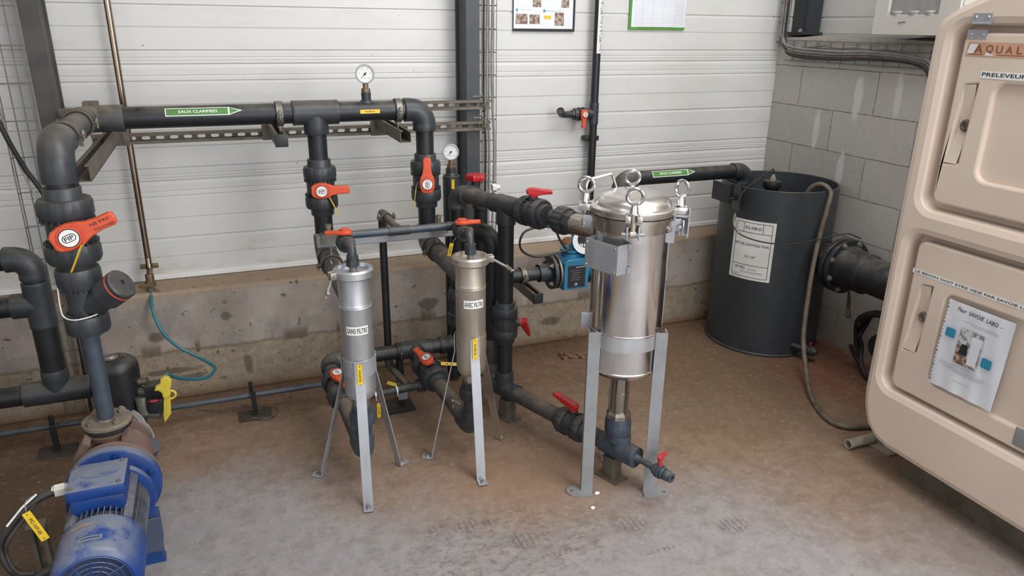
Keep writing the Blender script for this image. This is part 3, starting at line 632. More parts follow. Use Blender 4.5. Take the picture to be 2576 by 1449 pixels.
# channel beam that carries the vent manifold
t = Thing('channel_beam', 'grey steel channel carrying the thin vent pipe between the two drop pipes', 'rail', (.56, 2.69, .77)); mb = MB(); channel(mb, (.30, 2.70, .776), (1, 0, .0), .53, (0, 1, 0), (0, 0, 1), .041, .041, False, True); t.part('channel', mb, 'paint_grey')
for x in (.345, .765):
    mb = MB(); mb.box((x, 2.69, .822), (.06, .05, .006), bev=.002); mb.box((x, 2.664, .808), (.06, .004, .03)); bolt_(mb, (x, 2.69, .825), (0, 0, 1), .010, .022); mb.cyl((x, 2.69, .847), (x, 2.69, .86), .013, seg=6); t.part('saddle_clamp', mb, 'galv')
# vent manifold
vm = Thing('vent_manifold', 'thin dark PVC vent pipe lying along the grey channel above the filters', 'pipe', (.57, 2.62, .83)); mY, mZ, rm = 2.600, .838, .0145
mb = MB(); pipe(mb, (.375, mY, mZ), (.800, mY, mZ), r=rm); vm.part('pipe', mb, 'pvc_blue')
mb = MB(); tee(mb, (.588, mY, mZ), (1, 0, 0), (0, 1, 0), rm, .04, .03); vm.part('tee', mb, 'pvc_fit')
mb = MB(); pipe(mb, (.588, mY, mZ), (.583, 2.88, .842), r=rm); vm.part('pipe', mb, 'pvc_dusty')
mb = MB(); elbow(mb, (.583, 2.88, .842), (0, -1, 0), (0, 0, -1), rm, .035, n=8, bend=1.4); vm.part('elbow', mb, 'pvc_dusty')
mb = MB(); pipe(mb, (.583, 2.88, .842), (.583, 2.88, .165), r=.0155); vm.part('drop_pipe', mb, 'pvc')
for x in (.375, .800): mb = MB(); elbow(mb, (x, mY, mZ), (1 if x < .5 else -1, 0, 0), (0, -1, 0), rm, .03, n=6, bend=1.2); vm.part('elbow', mb, 'pvc_fit')
mb = MB(); elbow(mb, (.583, 2.88, .165), (0, 0, 1), (.25, -1, -.1), .0155, .04, n=8, bend=1.4); pipe(mb, (.583, 2.88, .165), (.625, 2.72, .135), r=.0155); vm.part('elbow', mb, 'pvc_dusty')
clamp('small pipe clamp on the vent pipe where it turns down behind the filters', (.585, 2.80, .841), (0, 1, 0), rm, (0, 0, -1), 'galv_dirty', rod=.04)
for x, lab, lr in ((.375, 'small orange-handled vent valve above the sans filtre housing', (-1, .2, 0)), (.800, 'small orange-handled vent valve above the avec filtre housing', (1, -.15, 0))):
    valve(lab, (x, 2.50, mZ), (0, -1, 0), (0, 0, 1), lr, .0150, .085, 1.95, hs=1.55, badge=False, standoff=.030)
# ---- two cartridge filter housings
def filter_housing(label, cx, cy, zt, zb, m, txt, tagtxt, band_z, legs, grv, clampdir, legtop):
    t = Thing('cartridge_filter', label, 'filter', (cx, cy, 0)); r = .053
    mb = MB(); c = V(cx, cy, 0)
    mb.lathe([(zb-.012, .0), (zb-.012, r*.55), (zb-.006, r*.8), (zb+.006, r*.95), (zb+.02, r*.97), (zb+.022, r), (grv-.006, r), (grv-.003, r+.001), (grv, r-.003), (grv+.004, r+.001), (grv+.014, r-.001), (zt-.03, r), (zt-.03, r)], c, (0, 0, 1), 48); body = t.part('housing', mb, m)
    mb = MB(); mb.lathe([(-.028, r-.002), (-.032, r-.001), (-.032, r+.006), (-.026, r+.0115), (-.006, r+.0115), (0, r+.006), (0, r-.002), (-.012, r-.004), (-.014, r-.008), (-.014, 0)], c+V(0, 0, zt), (0, 0, 1), 48, caps=False); t.part('clamp_ring', mb, m)
    mb = MB(); mb.lathe([(0, r-.004), (.003, r-.006), (.003, 0)], c+V(0, 0, zt-.016), (0, 0, 1), 40, caps=False); t.part('lid', mb, 'brushed_steel')
    d = V(clampdir).normalized(); s_ = d.cross(V(0, 0, 1)); p = c+d*(r+.018)+V(0, 0, zt-.016)
    mb = MB(); mb.box(p+s_*.010, (.022, .007, .024), X=d, Y=s_, bev=.002); mb.box(p-s_*.010, (.022, .007, .024), X=d, Y=s_, bev=.002); lat = t.part('clamp_latch', mb, 'bolt')
    e = p+(d*.35-V(0, 0, 1)*.9).normalized()*.06 if cx < .5 else p+(d*.8+V(0, -.5, -.45)).normalized()*.075
    mb = MB(); mb.tube([p-s_*.02, p+s_*.02], .004, 8); mb.tube([p, e], .005, 10); k = (e-p).normalized(); mb.tube([e+k*.004+s_*.004, e+k*.018], .0035, 8)
    mb.tube([e+s_*.028-V(0, 0, .003), e, e-s_*.028+V(0, 0, .003)] if cx > .5 else [e+V(0, 0, .018), e-V(0, 0, .02)], .0032, 8); mb.lathe([(-.005, .008), (.005, .008)], e, k.cross(s_), 14); t.part('wing_screw', mb, 'bolt', lat)
    # riveted band and three bent flat legs
    mb = MB(); mb.lathe([(0, r), (0, r+.002), (.058, r+.002), (.058, r)], c+V(0, 0, band_z), (0, 0, 1), 48, caps=False); t.part('band', mb, 'bracket_steel' if cx < .5 else 'warm_steel')
    for i, (fx, fy) in enumerate(legs):
        d = (V(fx, fy, 0)-c); d.z = 0; R = d.length; d.normalize(); s_ = V(-d.y, d.x, 0); mb = MB(); w2 = .0165
        pr = [(r+.003, legtop), (r+.003, band_z-.01), (r+.008, band_z-.03), (R-.028, .045), (R-.022, .003), (R+.016, .003)]; vs = []
        for (rr, z) in pr: vs += [c+d*rr+s_*w2+V(0, 0, z), c+d*rr-s_*w2+V(0, 0, z), c+d*(rr+.0035)+s_*w2+V(0, 0, z+(.0035 if z < .01 else 0)), c+d*(rr+.0035)-s_*w2+V(0, 0, z+(.0035 if z < .01 else 0))]
        fs = []
        for j in range(len(pr)-1): a, b = 4*j, 4*j+4; fs += [(a, a+1, b+1, b), (a+2, b+2, b+3, a+3), (a, b, b+2, a+2), (a+1, a+3, b+3, b+1)]
        mb.q(vs, fs+[(0, 2, 3, 1), (4*len(pr)-4, 4*len(pr)-3, 4*len(pr)-1, 4*len(pr)-2)]); lg = t.part('leg', mb, 'bracket_steel' if (cx < .5 or i != 2) else 'warm_steel')
        mb = MB(); bolt_(mb, c+d*(R-.002)+V(0, 0, .006), (0, 0, 1), .0085, .008); t.part('anchor_bolt', mb, 'bolt', lg)
        if i == 1:
            n = V(d.x, d.y, 0); mb = MB(); o_ = c+d*(r+.0085)+V(0, 0, band_z+.012+(.01 if cx > .5 else 0)); U = V(0, 0, 1); W = U.cross(n)*-1; W = n.cross(U)
            mb.prism(rrect(-.040, .040, -.0085, .0085, .001, 2), o_, U, W, .0016); N = U.cross(W); mb.mi = 1; mb.text(tagtxt, o_+N*.001, U, W, .007, .042)
            for k in (-1, 1): mb.lathe([(0, .0018), (.0005, .0018)], o_+U*(k*.034)+N*.0009, N, 10)
            t.part('tag', mb, ['yellow', 'ink'], lg)
    f = V(-cx+.05, -cy, 0) if cx < .5 else V(-cx+.55, -cy, 0)
    zl = .612 if cx < .5 else .648
    wp = cylwarp((cx, cy, zl), (0, 0, 1), f, r, 'c'); mb = MB(); mb.patch(wp, -.037, .037, -.015, .015, 12, .0004); mb.mi = 1
    mb.text(txt, (0, 0, 0), (1, 0, 0), (0, 1, 0), .0175, .067, .001, warp=wp); t.part('label', mb, ['white', 'ink'], body)
    # air outlet on the lid
    mb = MB(); mb.cyl(c+V(0, 0, zt-.016), c+V(0, 0, zt+.004), .0125); t.part('vent_nipple', mb, 'bolt')
    mb = MB(); hexnut(mb, c+V(0, 0, zt+.004), c+V(0, 0, zt+.026), .021); mb.cyl(c+V(0, 0, zt+.026), c+V(0, 0, zt+.04), .019); t.part('vent_union', mb, 'pvc_fit')
    return t
filter_housing('slim stainless cartridge filter on three bent legs, labelled sans filtre', .362, 2.29, .815, .358, 'brushed_steel', 'SANS FILTRE', 'SS-507-01', .443, [(.205, 2.395), (.337, 2.128), (.512, 2.365)], .688, (-1, -.25, 0), .505)
filter_housing('slim brownish stainless cartridge filter on three bent legs, labelled avec filtre', .765, 2.30, .812, .375, 'warm_steel', 'AVEC FILTRE', 'SS-507-02', .462, [(.61, 2.372), (.750, 2.136), (.925, 2.41)], .702, (1, -.1, 0), .520)
for x, fx, lab in ((.375, .362, 'curved grey vent tube between the small valve and the lid of the sans filtre housing'), (.800, .765, 'curved grey vent tube between the small valve and the lid of the avec filtre housing')):
    mb = MB(); z1 = .85; mb.tube(smooth([(x, 2.46, mZ), (x, 2.43, mZ+.002), (x, 2.38, mZ+.01), ((x+fx)/2, 2.33, mZ+.012)], 6)[:-1]+smooth([((x+fx)/2, 2.33, mZ+.012), (fx, 2.296, .853+.0), (fx, 2.291 if fx < .5 else 2.30, .835)], 6), .0145, 16)
    P0 = V(x, 2.46, mZ); PT = V(fx, 2.29 if fx < .5 else 2.30, .84); mb = MB(); C_ = V(fx, PT.y, .872)
    mb.tube([P0]+smooth([V(x, 2.44, mZ+.006), V(x+(fx-x)*.3, 2.39, mZ+.034), V(x+(fx-x)*.7, 2.335, .885), V(fx, PT.y+.008, .878), V(fx, PT.y, .855)], 7)+[V(fx, PT.y, .84)], .0145, 18); single('vent_tube', lab, 'pipe', mb, 'pvc_fit')
tag_plate('yellow tag hanging under the vent valve of the avec filtre housing', (.745, 2.47, .785), (.2, -.1, 1), (-1, .1, .15), 'VM-507', .05, .014, tie=[(.78, 2.49, .83), (.76, 2.47, .82), (.752, 2.47, .805)])
tag_plate('thin yellow tag seen edge-on below the left drop valve', (.385, 2.79, .905), (-.45, 0, 1), (.2, 1, .1), 'VM-507', .075, .014, tie=[(.36, 2.80, .95), (.365, 2.795, .945), (.369, 2.79, .938)])
tag_plate('thin yellow tag seen edge-on left of the right drop valve', (.700, 2.79, .915), (.15, 0, 1), (.2, 1, 0), 'VM-507', .08, .014, tie=[(.715, 2.80, .972), (.71, 2.79, .965), (.705, 2.79, .952)])
tag_plate('thin yellow tag hanging under the large handwritten valve', (-.385, 2.175, .955), (.5, 0, 1), (.25, 1, 0), 'VM-107', .08, .014, tie=[(-.36, 2.19, .995), (-.362, 2.18, .992), (-.366, 2.175, .986)])

# ================================================================== BAG FILTER AND ITS PIPEWORK
BC = V(1.21, 1.995, 0); FW = V(.371, .928, 0); RT = V(.928, -.371, 0)     # forward (away) and rightward as one stands before it
bf = Thing('bag_filter', 'large polished stainless bag filter with domed lid and eye bolts on angle legs', 'filter', (BC.x, BC.y, 0))
mb = MB(); mb.lathe([(.607, .119), (.607, .1235), (.612, .1235), (.613, .1215), (.955, .1215), (.956, .118)], BC, (0, 0, 1), 72); shell = bf.part('shell', mb, 'mirror_steel')
mb = MB(); mb.lathe([(.438, 0), (.440, .07), (.446, .098), (.456, .113), (.468, .119), (.470, .1215), (.475, .1215), (.477, .119), (.607, .119), (.607, 0)], BC, (0, 0, 1), 64, caps=False); bf.part('lower_body', mb, 'mirror_steel')
mb = MB(); mb.lathe([(.556, .119), (.556, .1215), (.607, .1215), (.607, .119)], BC, (0, 0, 1), 64, caps=False); bf.part('support_band', mb, 'brushed_steel')
mb = MB(); mb.lathe([(.952, .118), (.952, .128), (.990, .128), (.990, .136), (1.000, .136), (1.000, .118)], BC, (0, 0, 1), 72, caps=False); bf.part('neck_flange', mb, 'neck_steel')
mb = MB(); pr = [(1.003, .12), (1.003, .137), (1.006, .1385), (1.022, .1385), (1.025, .136), (1.026, .130), (1.029, .122)]+[(1.029+.043*math.sin(R_(a)), .122*math.cos(R_(a))**.75) for a in range(12, 90, 12)]+[(1.072, 0)]
mb.lathe(pr, BC, (0, 0, 1), 72, caps=False); lid = bf.part('lid', mb, 'lid_steel')
def eye(t, par, P, face, r=.0235, rr=.0060, hgt=.036):
    P = V(P); f = V(face).normalized(); u = V(0, 0, 1).cross(f).normalized(); w_ = f.cross(u); mb = MB()
    mb.lathe([(0, .017), (.003, .018), (.004, .0145), (hgt-.006, .0095)], P, (0, 0, 1), 14); C = P+V(0, 0, hgt+r-.004)
    mb.tube([C+(u*math.cos(2*math.pi*i/28)+w_*math.sin(2*math.pi*i/28))*r for i in range(28)], rr, 10, True); return t.part('eye_nut', mb, 'chrome', par)
for ang, face in ((151, (-1.0, -1.6, 0)), (241, (-1, -1.5, 0)), (331, (-.3, -.1, 0)), (61, (-1, -1.8, 0))):
    d = V(math.cos(R_(ang)), math.sin(R_(ang)), 0); s_ = V(-d.y, d.x, 0); p = BC+d*.15
    mb = MB()
    for k in (-1, 1): mb.box(BC+d*.148+s_*(k*.0175)+V(0, 0, 1.014), (.044, .017, .022), X=d, Y=s_, bev=.003)
    mb.box(BC+d*.134+V(0, 0, 1.014), (.018, .05, .022), X=d, Y=s_, bev=.003); lug = bf.part('lug', mb, 'lid_steel', lid)
    eye(bf, None, p+V(0, 0, 1.026), face)
    mb = MB(); mb.cyl(p+V(0, 0, 1.03), p+V(0, 0, .968), .0075); mb.lathe([(-.011, .009), (-.008, .012), (.008, .012), (.011, .009)], p+V(0, 0, .965), s_, 16); sb = bf.part('swing_bolt', mb, 'warm_steel')
    mb = MB()
    for k in (-1, 1): mb.box(BC+d*.140+s_*(k*.0175)+V(0, 0, .968), (.034, .006, .042), X=d, Y=s_, bev=.004)
    mb.cyl(p-s_*.034+V(0, 0, .965), p+s_*.034+V(0, 0, .965), .0055, seg=12); bf.part('clevis', mb, 'bracket_steel')
mb = MB(); a = BC+V(-.10, .11, 0); mb.tube(smooth([a+V(0, 0, 1.035), a+V(-.012, .0, 1.06), a+V(-.004, 0, 1.088), a+V(.02, 0, 1.094), a+V(.072, 0, 1.102), a+V(.082, 0, 1.097), a+V(.10, -.0, 1.055)], 6), .0045, 10); bf.part('lid_handle', mb, 'chrome', lid)
# bracket and flat bar on its right side, wire hoop
d = V(math.cos(R_(-35)), math.sin(R_(-35)), 0); s_ = V(-d.y, d.x, 0); mb = MB()
mb.box(BC+d*.128+V(0, 0, .955), (.02, .05, .085), X=d, Y=s_); mb.box(BC+d*.150+s_*.026+V(0, 0, .972), (.06, .004, .09), X=d, Y=s_); mb.box(BC+d*.178+V(0, 0, .975), (.004, .05, .085), X=d, Y=s_); mb.box(BC+d*.155+V(0, 0, 1.0), (.05, .05, .004), X=d, Y=s_)
bf.part('hinge_bracket', mb, 'bracket_steel')
mb = MB(); mb.box(BC+d*.152+s_*.006+V(0, 0, .957), (.006, .016, .05), X=d, Y=s_, bev=.002); mb.box(BC+d*.162-s_*.01+V(0, 0, .962), (.006, .016, .05), X=d, Y=s_, bev=.002); bf.part('hinge_lug', mb, 'chrome'); mb = MB(); bolt_(mb, BC+d*.118-s_*.045+V(0, 0, .962), d-s_, .010, .008); bf.part('bolt', mb, 'chrome')
mb = MB(); d2 = V(math.cos(R_(-18)), math.sin(R_(-18)), 0); mb.box(BC+d2*.1225+V(0, 0, .78), (.005, .022, .34), X=d2, Y=V(-d2.y, d2.x, 0)); bf.part('side_bar', mb, 'bracket_steel')
mb = MB(); q = BC+RT*.165+FW*.03; mb.tube(smooth([q+V(0, 0, 1.0), q+RT*.012+V(0, 0, .975), q+RT*.016+V(0, 0, .94), q+RT*.006+V(0, 0, .928), q-RT*.03+V(0, 0, .926)], 5), .0017, 6); bf.part('wire_hoop', mb, 'bolt')
# box bracket with the rating plate
pt = V(1.046, 1.992, 0); pe = V(1.090, 1.868, 0); U = (pe-pt).normalized(); N = V(0, 0, 1).cross(U)*-1; N = U.cross(V(0, 0, 1)); L = (pe-pt).length; mid = (pt+pe)/2
mb = MB(); mb.box(mid+V(0, 0, .883)-N*.002, (L, .003, .094), X=U, Y=N); mb.box(pe-N*.024+V(0, 0, .883), (.003, .048, .094), X=U, Y=N); mb.box(pt-N*.03+V(0, 0, .883), (.003, .06, .094), X=U, Y=N)
for k in (-1, 1): mb.box(pe-N*.05+U*.004+V(0, 0, .883+k*.038), (.009, .012, .018), X=U, Y=N)
bk_ = bf.part('plate_bracket', mb, 'bracket_steel')
mb = MB(); o_ = mid+N*.0005+V(0, 0, .883); mb.prism(rrect(-L/2+.003, L/2-.003, -.043, .043, .002, 2), o_, U, (0, 0, 1), .0012); mb.mi = 1; N2 = U.cross(V(0, 0, 1)); o2 = o_+N2*.0008
ov = [(x*.016, y*.008) for x, y in circ(0, 0, 1, 20)]; iv = [(x*.0145, y*.0068) for x, y in circ(0, 0, 1, 20)]; mb.prism(ov, o2+U*(-.038)+V(0, 0, .028), U, (0, 0, 1), .0004, 0, [iv])
mb.text('BAG FILTER HOUSING', o2+U*.018+V(0, 0, .031), U, (0, 0, 1), .0035, .05)
for i, s in enumerate(('MODELE', 'SERIE', 'VOLUME', 'PRESSION', 'TEMP MAX', 'TEST', 'ANNEE')):
    z = .016-.0085*i; mb.text(s, o2+U*(-.045)+V(0, 0, z), U, (0, 0, 1), .0028, .016)
    if i > 1: mb.text('BAR  C  MM' if i % 2 else 'LITRES  CE', o2+U*.012+V(0, 0, z), U, (0, 0, 1), .0024, .026)
for z, x0, x1 in ((.022, -.005, .05), (.010, -.005, .05)): mb.box(o2+U*((x0+x1)/2)+V(0, 0, z), (x1-x0, .0004, .0005), X=U, Y=N2)
for x in (-.005, .03, .05): mb.box(o2+U*x+V(0, 0, .016), (.0005, .0004, .012), X=U, Y=N2)
bf.part('rating_plate', mb, ['bracket_steel', 'ink_grey'], bk_)
mb = MB()
for x in (-1, 1):
    for z in (-1, 1): mb.lathe([(0, .0032), (.0015, .0022)], o_+U*(x*(L/2-.008))+V(0, 0, z*.037)+N2*.0006, N2, 10)
bf.part('rivet', mb, 'chrome', bk_)
mb = MB(); mb.box(BC-RT*.132+V(0, 0, .625), (.03, .004, .055), X=RT, Y=FW, bev=.0015); bolt_(mb, BC-RT*.136-FW*.002+V(0, 0, .638), -FW, .006, .004); bolt_(mb, BC-RT*.136-FW*.002+V(0, 0, .612), -FW, .006, .004); bf.part('earthing_lug', mb, 'bracket_steel')
def angleleg(x, y, side, lbl=None):
    """angle-iron leg, one plate square to the viewer's side, the other running back on the outside"""
    P = V(x, y, 0); mb = MB(); mb.box(P+V(0, 0, .31), (.040, .004, .61), X=RT, Y=FW); mb.box(P+RT*(side*.018)+FW*.019+V(0, 0, .31), (.004, .040, .61), X=RT, Y=FW); lg = bf.part('leg', mb, 'paint_grey')
    mb = MB(); c = P+RT*(side*.026)-FW*.0; o = [(-.045, -.028), (.028, -.028), (.045, -.012), (.045, .012), (.028, .028), (-.045, .028)]; o = [(a*side, b) for a, b in o]; mb.prism(o, c+V(0, 0, .0035), RT, FW, .006, 0, [circ(.028*side, 0, .006)]); bf.part('foot_plate', mb, 'paint_grey', lg)
angleleg(1.078, 1.958, -1); angleleg(1.282, 1.877, 1)
mb = MB(); P = BC+FW*.123; mb.box(P+V(0, 0, .31), (.040, .004, .61), X=RT, Y=FW); mb.box(P+FW*.018+V(0, 0, .31), (.004, .034, .61), X=RT, Y=FW); lg = bf.part('leg', mb, 'paint_grey'); mb = MB(); mb.prism([(-.035, -.028), (.035, -.028), (.035, .03), (-.035, .03)], P+FW*.01+V(0, 0, .0035), RT, FW, .006, 0, [circ(0, .015, .006)]); bf.part('foot_plate', mb, 'paint_grey', lg)
mb = MB(); mb.cyl(BC+V(0, 0, .442), BC+V(0, 0, .36), .031); mb.cyl(BC+V(0, 0, .362), BC+V(0, 0, .348), .0325); mb.cyl(BC+V(0, 0, .349), BC+V(0, 0, .285), .031); mb.lathe([(.285, .036), (.275, .044), (.262, .045)], BC, (0, 0, 1), 8); bf.part('outlet_nipple', mb, 'neck_steel')
# feed pipe at the top: riser elbow, run, tee, valve, union, steel socket
DV = V(.3430, -.9390, 0).normalized(); TT = V(1.0, 2.57, .91); EL = V(.888, 2.835, .91)
ft = Thing('feed_pipe', 'dark PVC riser and run feeding the polished bag filter from the left at the top', 'pipe', (EL.x, EL.y, .1)); rf = .0315
DD = (TT-EL).normalized()
mb = MB(); elbow(mb, EL, DD, (0, 0, -1), rf, .062, n=12, bend=1.5); ft.part('elbow', mb, 'pvc_dusty')
mb = MB(); pipe(mb, EL+DD*.04, TT, r=rf); ft.part('pipe', mb, 'pvc_dusty')
mb = MB(); tee(mb, TT, DV, (0, 0, -1), rf, .075, .075); ft.part('tee', mb, 'pvc_fit')
mb = MB(); pipe(mb, EL, (EL.x, EL.y, .243), r=rf); ft.part('riser', mb, 'pvc')
mb = MB(); pipe(mb, TT, TT+DV*.17, r=rf); ft.part('pipe', mb, 'pvc')
mb = MB(); mb.q([v for v in []], []); wp = cylwarp(TT-DV*.05, DV, (-.1, -.1, 1), rf*1.2); mb.q([wp(x, y, .0006) for x, y in ((-.012, -.004), (.012, -.004), (.012, .004), (-.012, .004))], [(0, 1, 2, 3)]); ft.part('sticker', mb, 'white')
for a_, b_, r_, m_ in ((.225, .255, .033, 'pvc_fit'), (.252, .300, .050, 'pvc_fit'), (.298, .330, .043, 'pvc_fit')):
    mb = MB(); p0, p1 = TT+DV*(a_+.03), TT+DV*(b_+.03)
    if r_ > .045: mb.ribbed(p0, p1, r_, 14, .05, 4, .2)
    elif r_ > .04: mb.cyl(p0, p1, r_, seg=8)
    else: mb.cyl(p0, p1, r_)
    ft.part('union_nut' if r_ > .04 else 'socket', mb, m_)
mb = MB(); mb.cyl(TT+DV*.355, TT+DV*.425, .0375, seg=40); mb.cyl(TT+DV*.424, TT+DV*.445, .035); mb.cyl(TT+DV*.443, TT+DV*.52, .0375); ft.part('steel_socket', mb, 'neck_steel')
valve('red-handled ball valve on the horizontal feed pipe left of the bag filter lid', TT+DV*.150, DV, (0, 0, 1), (.93, -.2, 0), rf, .145, 1.78, style='wing', hm='red', bm='pvc_fit', hs=1.0)
valve('red-handled ball valve on the vertical bypass pipe, wedge lever to the right', (1.0, 2.57, .427), (0, 0, -1), (.93, -.371, 0), (.55, .5, -.85), rf, .175, 1.62, style='blade', hm='red', bm='pvc_fit', hs=1.05)
# bypass drop and floor run
bp = Thing('bypass_pipe', 'dark PVC bypass and outlet pipe running down and along the floor under the bag filter', 'pipe', (1.0, 2.57, 0)); ZF = .130; T2 = V(1.0, 2.57, ZF); T3 = V(1.218, 1.985, ZF); DF = (T3-T2).normalized()
mb = MB(); pipe(mb, (1.0, 2.57, .86), (1.0, 2.57, .50), r=rf); bp.part('pipe', mb, 'pvc')
mb = MB(); pipe(mb, (1.0, 2.57, .36), T2, r=rf); bp.part('pipe', mb, 'pvc')
mb = MB(); tee(mb, T2, DF, (0, 0, 1), rf, .075, .08); bp.part('tee', mb, 'pvc_fit')
mb = MB(); pipe(mb, T2, T3, r=rf); bp.part('pipe', mb, 'pvc_dusty')
mb = MB(); tee(mb, T3, DF, (0, 0, 1), rf, .078, .062); mb.lathe([(.074, .038), (.0785, .036), (.0785, .026), (.066, .024), (.066, 0)], T3, DF, 28, caps=False); bp.part('tee', mb, 'pvc_blue')
mb = MB(); mb.ribbed(BC+V(0, 0, .198), BC+V(0, 0, .238), .047, 12, .04, 4); mb.lathe([(.236, .047), (.262, .043), (.266, .036)], BC, (0, 0, 1), 12); mb.cyl(BC+V(0, 0, .17), BC+V(0, 0, .2), .040); bp.part('union_nut', mb, 'pvc_blue')
mb = MB(); q0 = T3+DF*.066; DQ = V(.25, -.80, 0).normalized(); mb.cyl(q0, q0+DF*.03, .019, .012); mb.cyl(q0+DF*.02, q0+DF*.02+DQ*.075, .0105); bp.part('drain_nipple', mb, 'pvc_blue')
qv = q0+DF*.02+DQ*.095; valve('small red-handled drain valve ending the floor pipe under the bag filter', qv, DQ, (0, 0, 1), (.9, .5, .3), .0110, .06, 1.9, style='wing', hm='red_small', bm='pvc_blue', hs=1.6)
mb = MB(); mb.lathe([(0, .016), (.0, .0195), (.012, .0195), (.014, .017), (.026, .017), (.027, .009), (.018, .009), (.018, 0)], qv+DQ*.028, DQ, 24, caps=False); bp.part('drain_spigot', mb, 'pvc_blue')
VF = T2+DF*.395; valve('red-handled ball valve on the pipe along the floor left of the bag filter legs', VF, DF, (0, 0, 1), (-.25, .5, .0), rf, .16, 1.68, style='blade', hm='red', bm='pvc_fit', hs=1.05)
for p_ in (T2+DF*.02, T3-DF*.03):
    mb = MB(); mb.box(V(p_.x, p_.y, .045), (.05, .05, .09), X=DF, bev=.002); mb.box(V(p_.x, p_.y, .0035), (.10, .07, .006), X=DF); single('pipe_block', 'low dirty support block under the floor pipe %s' % ('below the bypass tee' if p_.y > 2.3 else 'beneath the bag filter'), 'support', mb, 'galv_dirty')
# second riser with its elbow, joined to the first riser
rs = Thing('riser_pipe', 'dark PVC riser with glossy top elbow between the avec filtre housing and bypass pipe', 'pipe', (.985, 2.68, 0)); E2 = V(.985, 2.68, .765); D2 = (V(.888, 2.835, .765)-E2).normalized()
mb = MB(); elbow(mb, E2, D2, (0, 0, -1), rf, .07, n=12, bend=1.5); rs.part('elbow', mb, 'pvc')
mb = MB(); pipe(mb, E2, (.888, 2.835, .765), r=rf); rs.part('pipe', mb, 'pvc')
mb = MB(); pipe(mb, E2, (.985, 2.68, ZF+.05), r=rf); rs.part('pipe', mb, 'pvc')
mb = MB(); elbow(mb, (.985, 2.68, ZF+.04), (0, 0, 1), (.1, -1, -.38), rf, .075, n=10, bend=1.3); coupling(mb, (.985, 2.68, .27), (0, 0, 1), rf, .09, 1.28); rs.part('elbow', mb, 'pvc_dusty')
mb = MB(); mb.box((.988, 2.70, .8045), (.022, .007, .0015), X=D2, bev=0); rs.part('sticker', mb, 'white')
# third riser behind, with red knob
r3 = Thing('riser_pipe', 'dark PVC riser behind the feed pipe elbow, below the red star knob', 'pipe', (1.035, 2.97, 0)); E3 = V(1.035, 2.97, .872)
mb = MB(); elbow(mb, E3, (-1, -.05, 0), (0, 0, -1), .0315, .065, n=12, bend=1.5); r3.part('elbow', mb, 'pvc_fit')
mb = MB(); pipe(mb, E3, (1.035, 2.97, .02), r=.0315); r3.part('pipe', mb, 'pvc')
mb = MB(); pipe(mb, E3, (.955, 2.975, .872), r=.0315); r3.part('pipe', mb, 'pvc')
t = Thing('star_valve', 'red star-shaped valve knob behind the feed pipe beside the steel column', 'valve', (1.02, 2.99, .92)); c = V(1.02, 2.99, .925)
mb = MB(); pts = []
for i in range(42): th = 2*math.pi*i/42; pts.append(((.040+.005*math.cos(6*th))*math.cos(th), (.040+.005*math.cos(6*th))*math.sin(th)))
mb.prism(pts, c+V(0, 0, .012), (1, 0, 0), (0, 1, 0), .028, .006); t.part('knob', mb, 'red'); mb = MB(); mb.cyl(c-V(0, 0, .035), c, .022); t.part('bonnet', mb, 'pvc_fit')
mb = MB(); p0 = V(1.085, 2.96, .893); hexnut(mb, p0, p0+V(.018, 0, 0), .017); mb.cyl(p0+V(.018, 0, 0), p0+V(.035, 0, 0), .012); r3.part('white_plug', mb, 'white')
# open-topped tube with the second gauge
t = Thing('sleeve_pipe', 'upright dark open-topped tube with a pressure gauge in it beside the feed elbow', 'pipe', (.905, 2.97, 0)); c = V(.905, 2.97, 0)
mb = MB(); mb.lathe([(.72, .036), (.955, .036), (.957, .0345), (.957, .028), (.93, .027), (.93, 0)], c, (0, 0, 1), 32, caps=False); t.part('sleeve', mb, 'pvc_fit'); mb = MB(); mb.cyl(c+V(0, 0, .02), c+V(0, 0, .73), .0315); t.part('pipe', mb, 'pvc')
wp = cylwarp(c+V(0, 0, .925), (0, 0, 1), (-.1, -1, 0), .036); mb = MB(); mb.q([wp(x, y, .0008) for x, y in ((-.02, -.006), (.02, -.006), (.02, .006), (-.02, .006))], [(0, 1, 2, 3)]); mb.mi = 1; mb.q([wp(.014+.0016*math.cos(i), .0016*math.sin(i), .0011) for i in range(6)], [tuple(range(6))]); t.part('tag', mb, ['yellow', 'ink'])
gauge('round pressure gauge standing in the open tube beside the steel column', (.905, 2.97, .958), 1.055, (-.305, -1, .03), .0335)
mb = MB(); mb.cyl((.905, 2.97, .955), (.905, 2.97, .975), .019); mb.cyl((.905, 2.97, .968), (.905, 2.97, .985), .0225, .0225); t.part('reducer', mb, 'pvc_fit')
# low collector behind the two cartridge filters
lc = Thing('collector_pipe', 'dark PVC collector pipe low against the plinth behind the cartridge filters', 'pipe', (.6, 2.835, .2)); ZC = .243
mb = MB(); pipe(mb, (.325, 2.835, ZC), (.87, 2.835, ZC), r=rf); lc.part('pipe', mb, 'pvc')
mb = MB(); elbow(mb, (.888, 2.835, ZC), (-1, 0, 0), (0, 0, 1), rf, .09, n=12, bend=1.5); lc.part('elbow', mb, 'pvc')
mb = MB(); mb.lathe([(.33, .043), (.335, .047), (.385, .047), (.39, .043)], (.888, 2.835, 0), (0, 0, 1), 30); mb.lathe([(.39, .040), (.44, .040), (.445, .046), (.475, .046), (.50, .036)], (.888, 2.835, 0), (0, 0, 1), 30); lc.part('union_nut', mb, 'pvc_fit')
mb = MB(); tee(mb, (.69, 2.835, ZC), (1, 0, 0), (0, -1, -.15), rf, .07, .06); lc.part('tee', mb, 'pvc_fit')
mb = MB(); elbow(mb, (.325, 2.835, ZC), (1, 0, 0), (0, -1, -.15), rf, .06); lc.part('elbow', mb, 'pvc_fit')
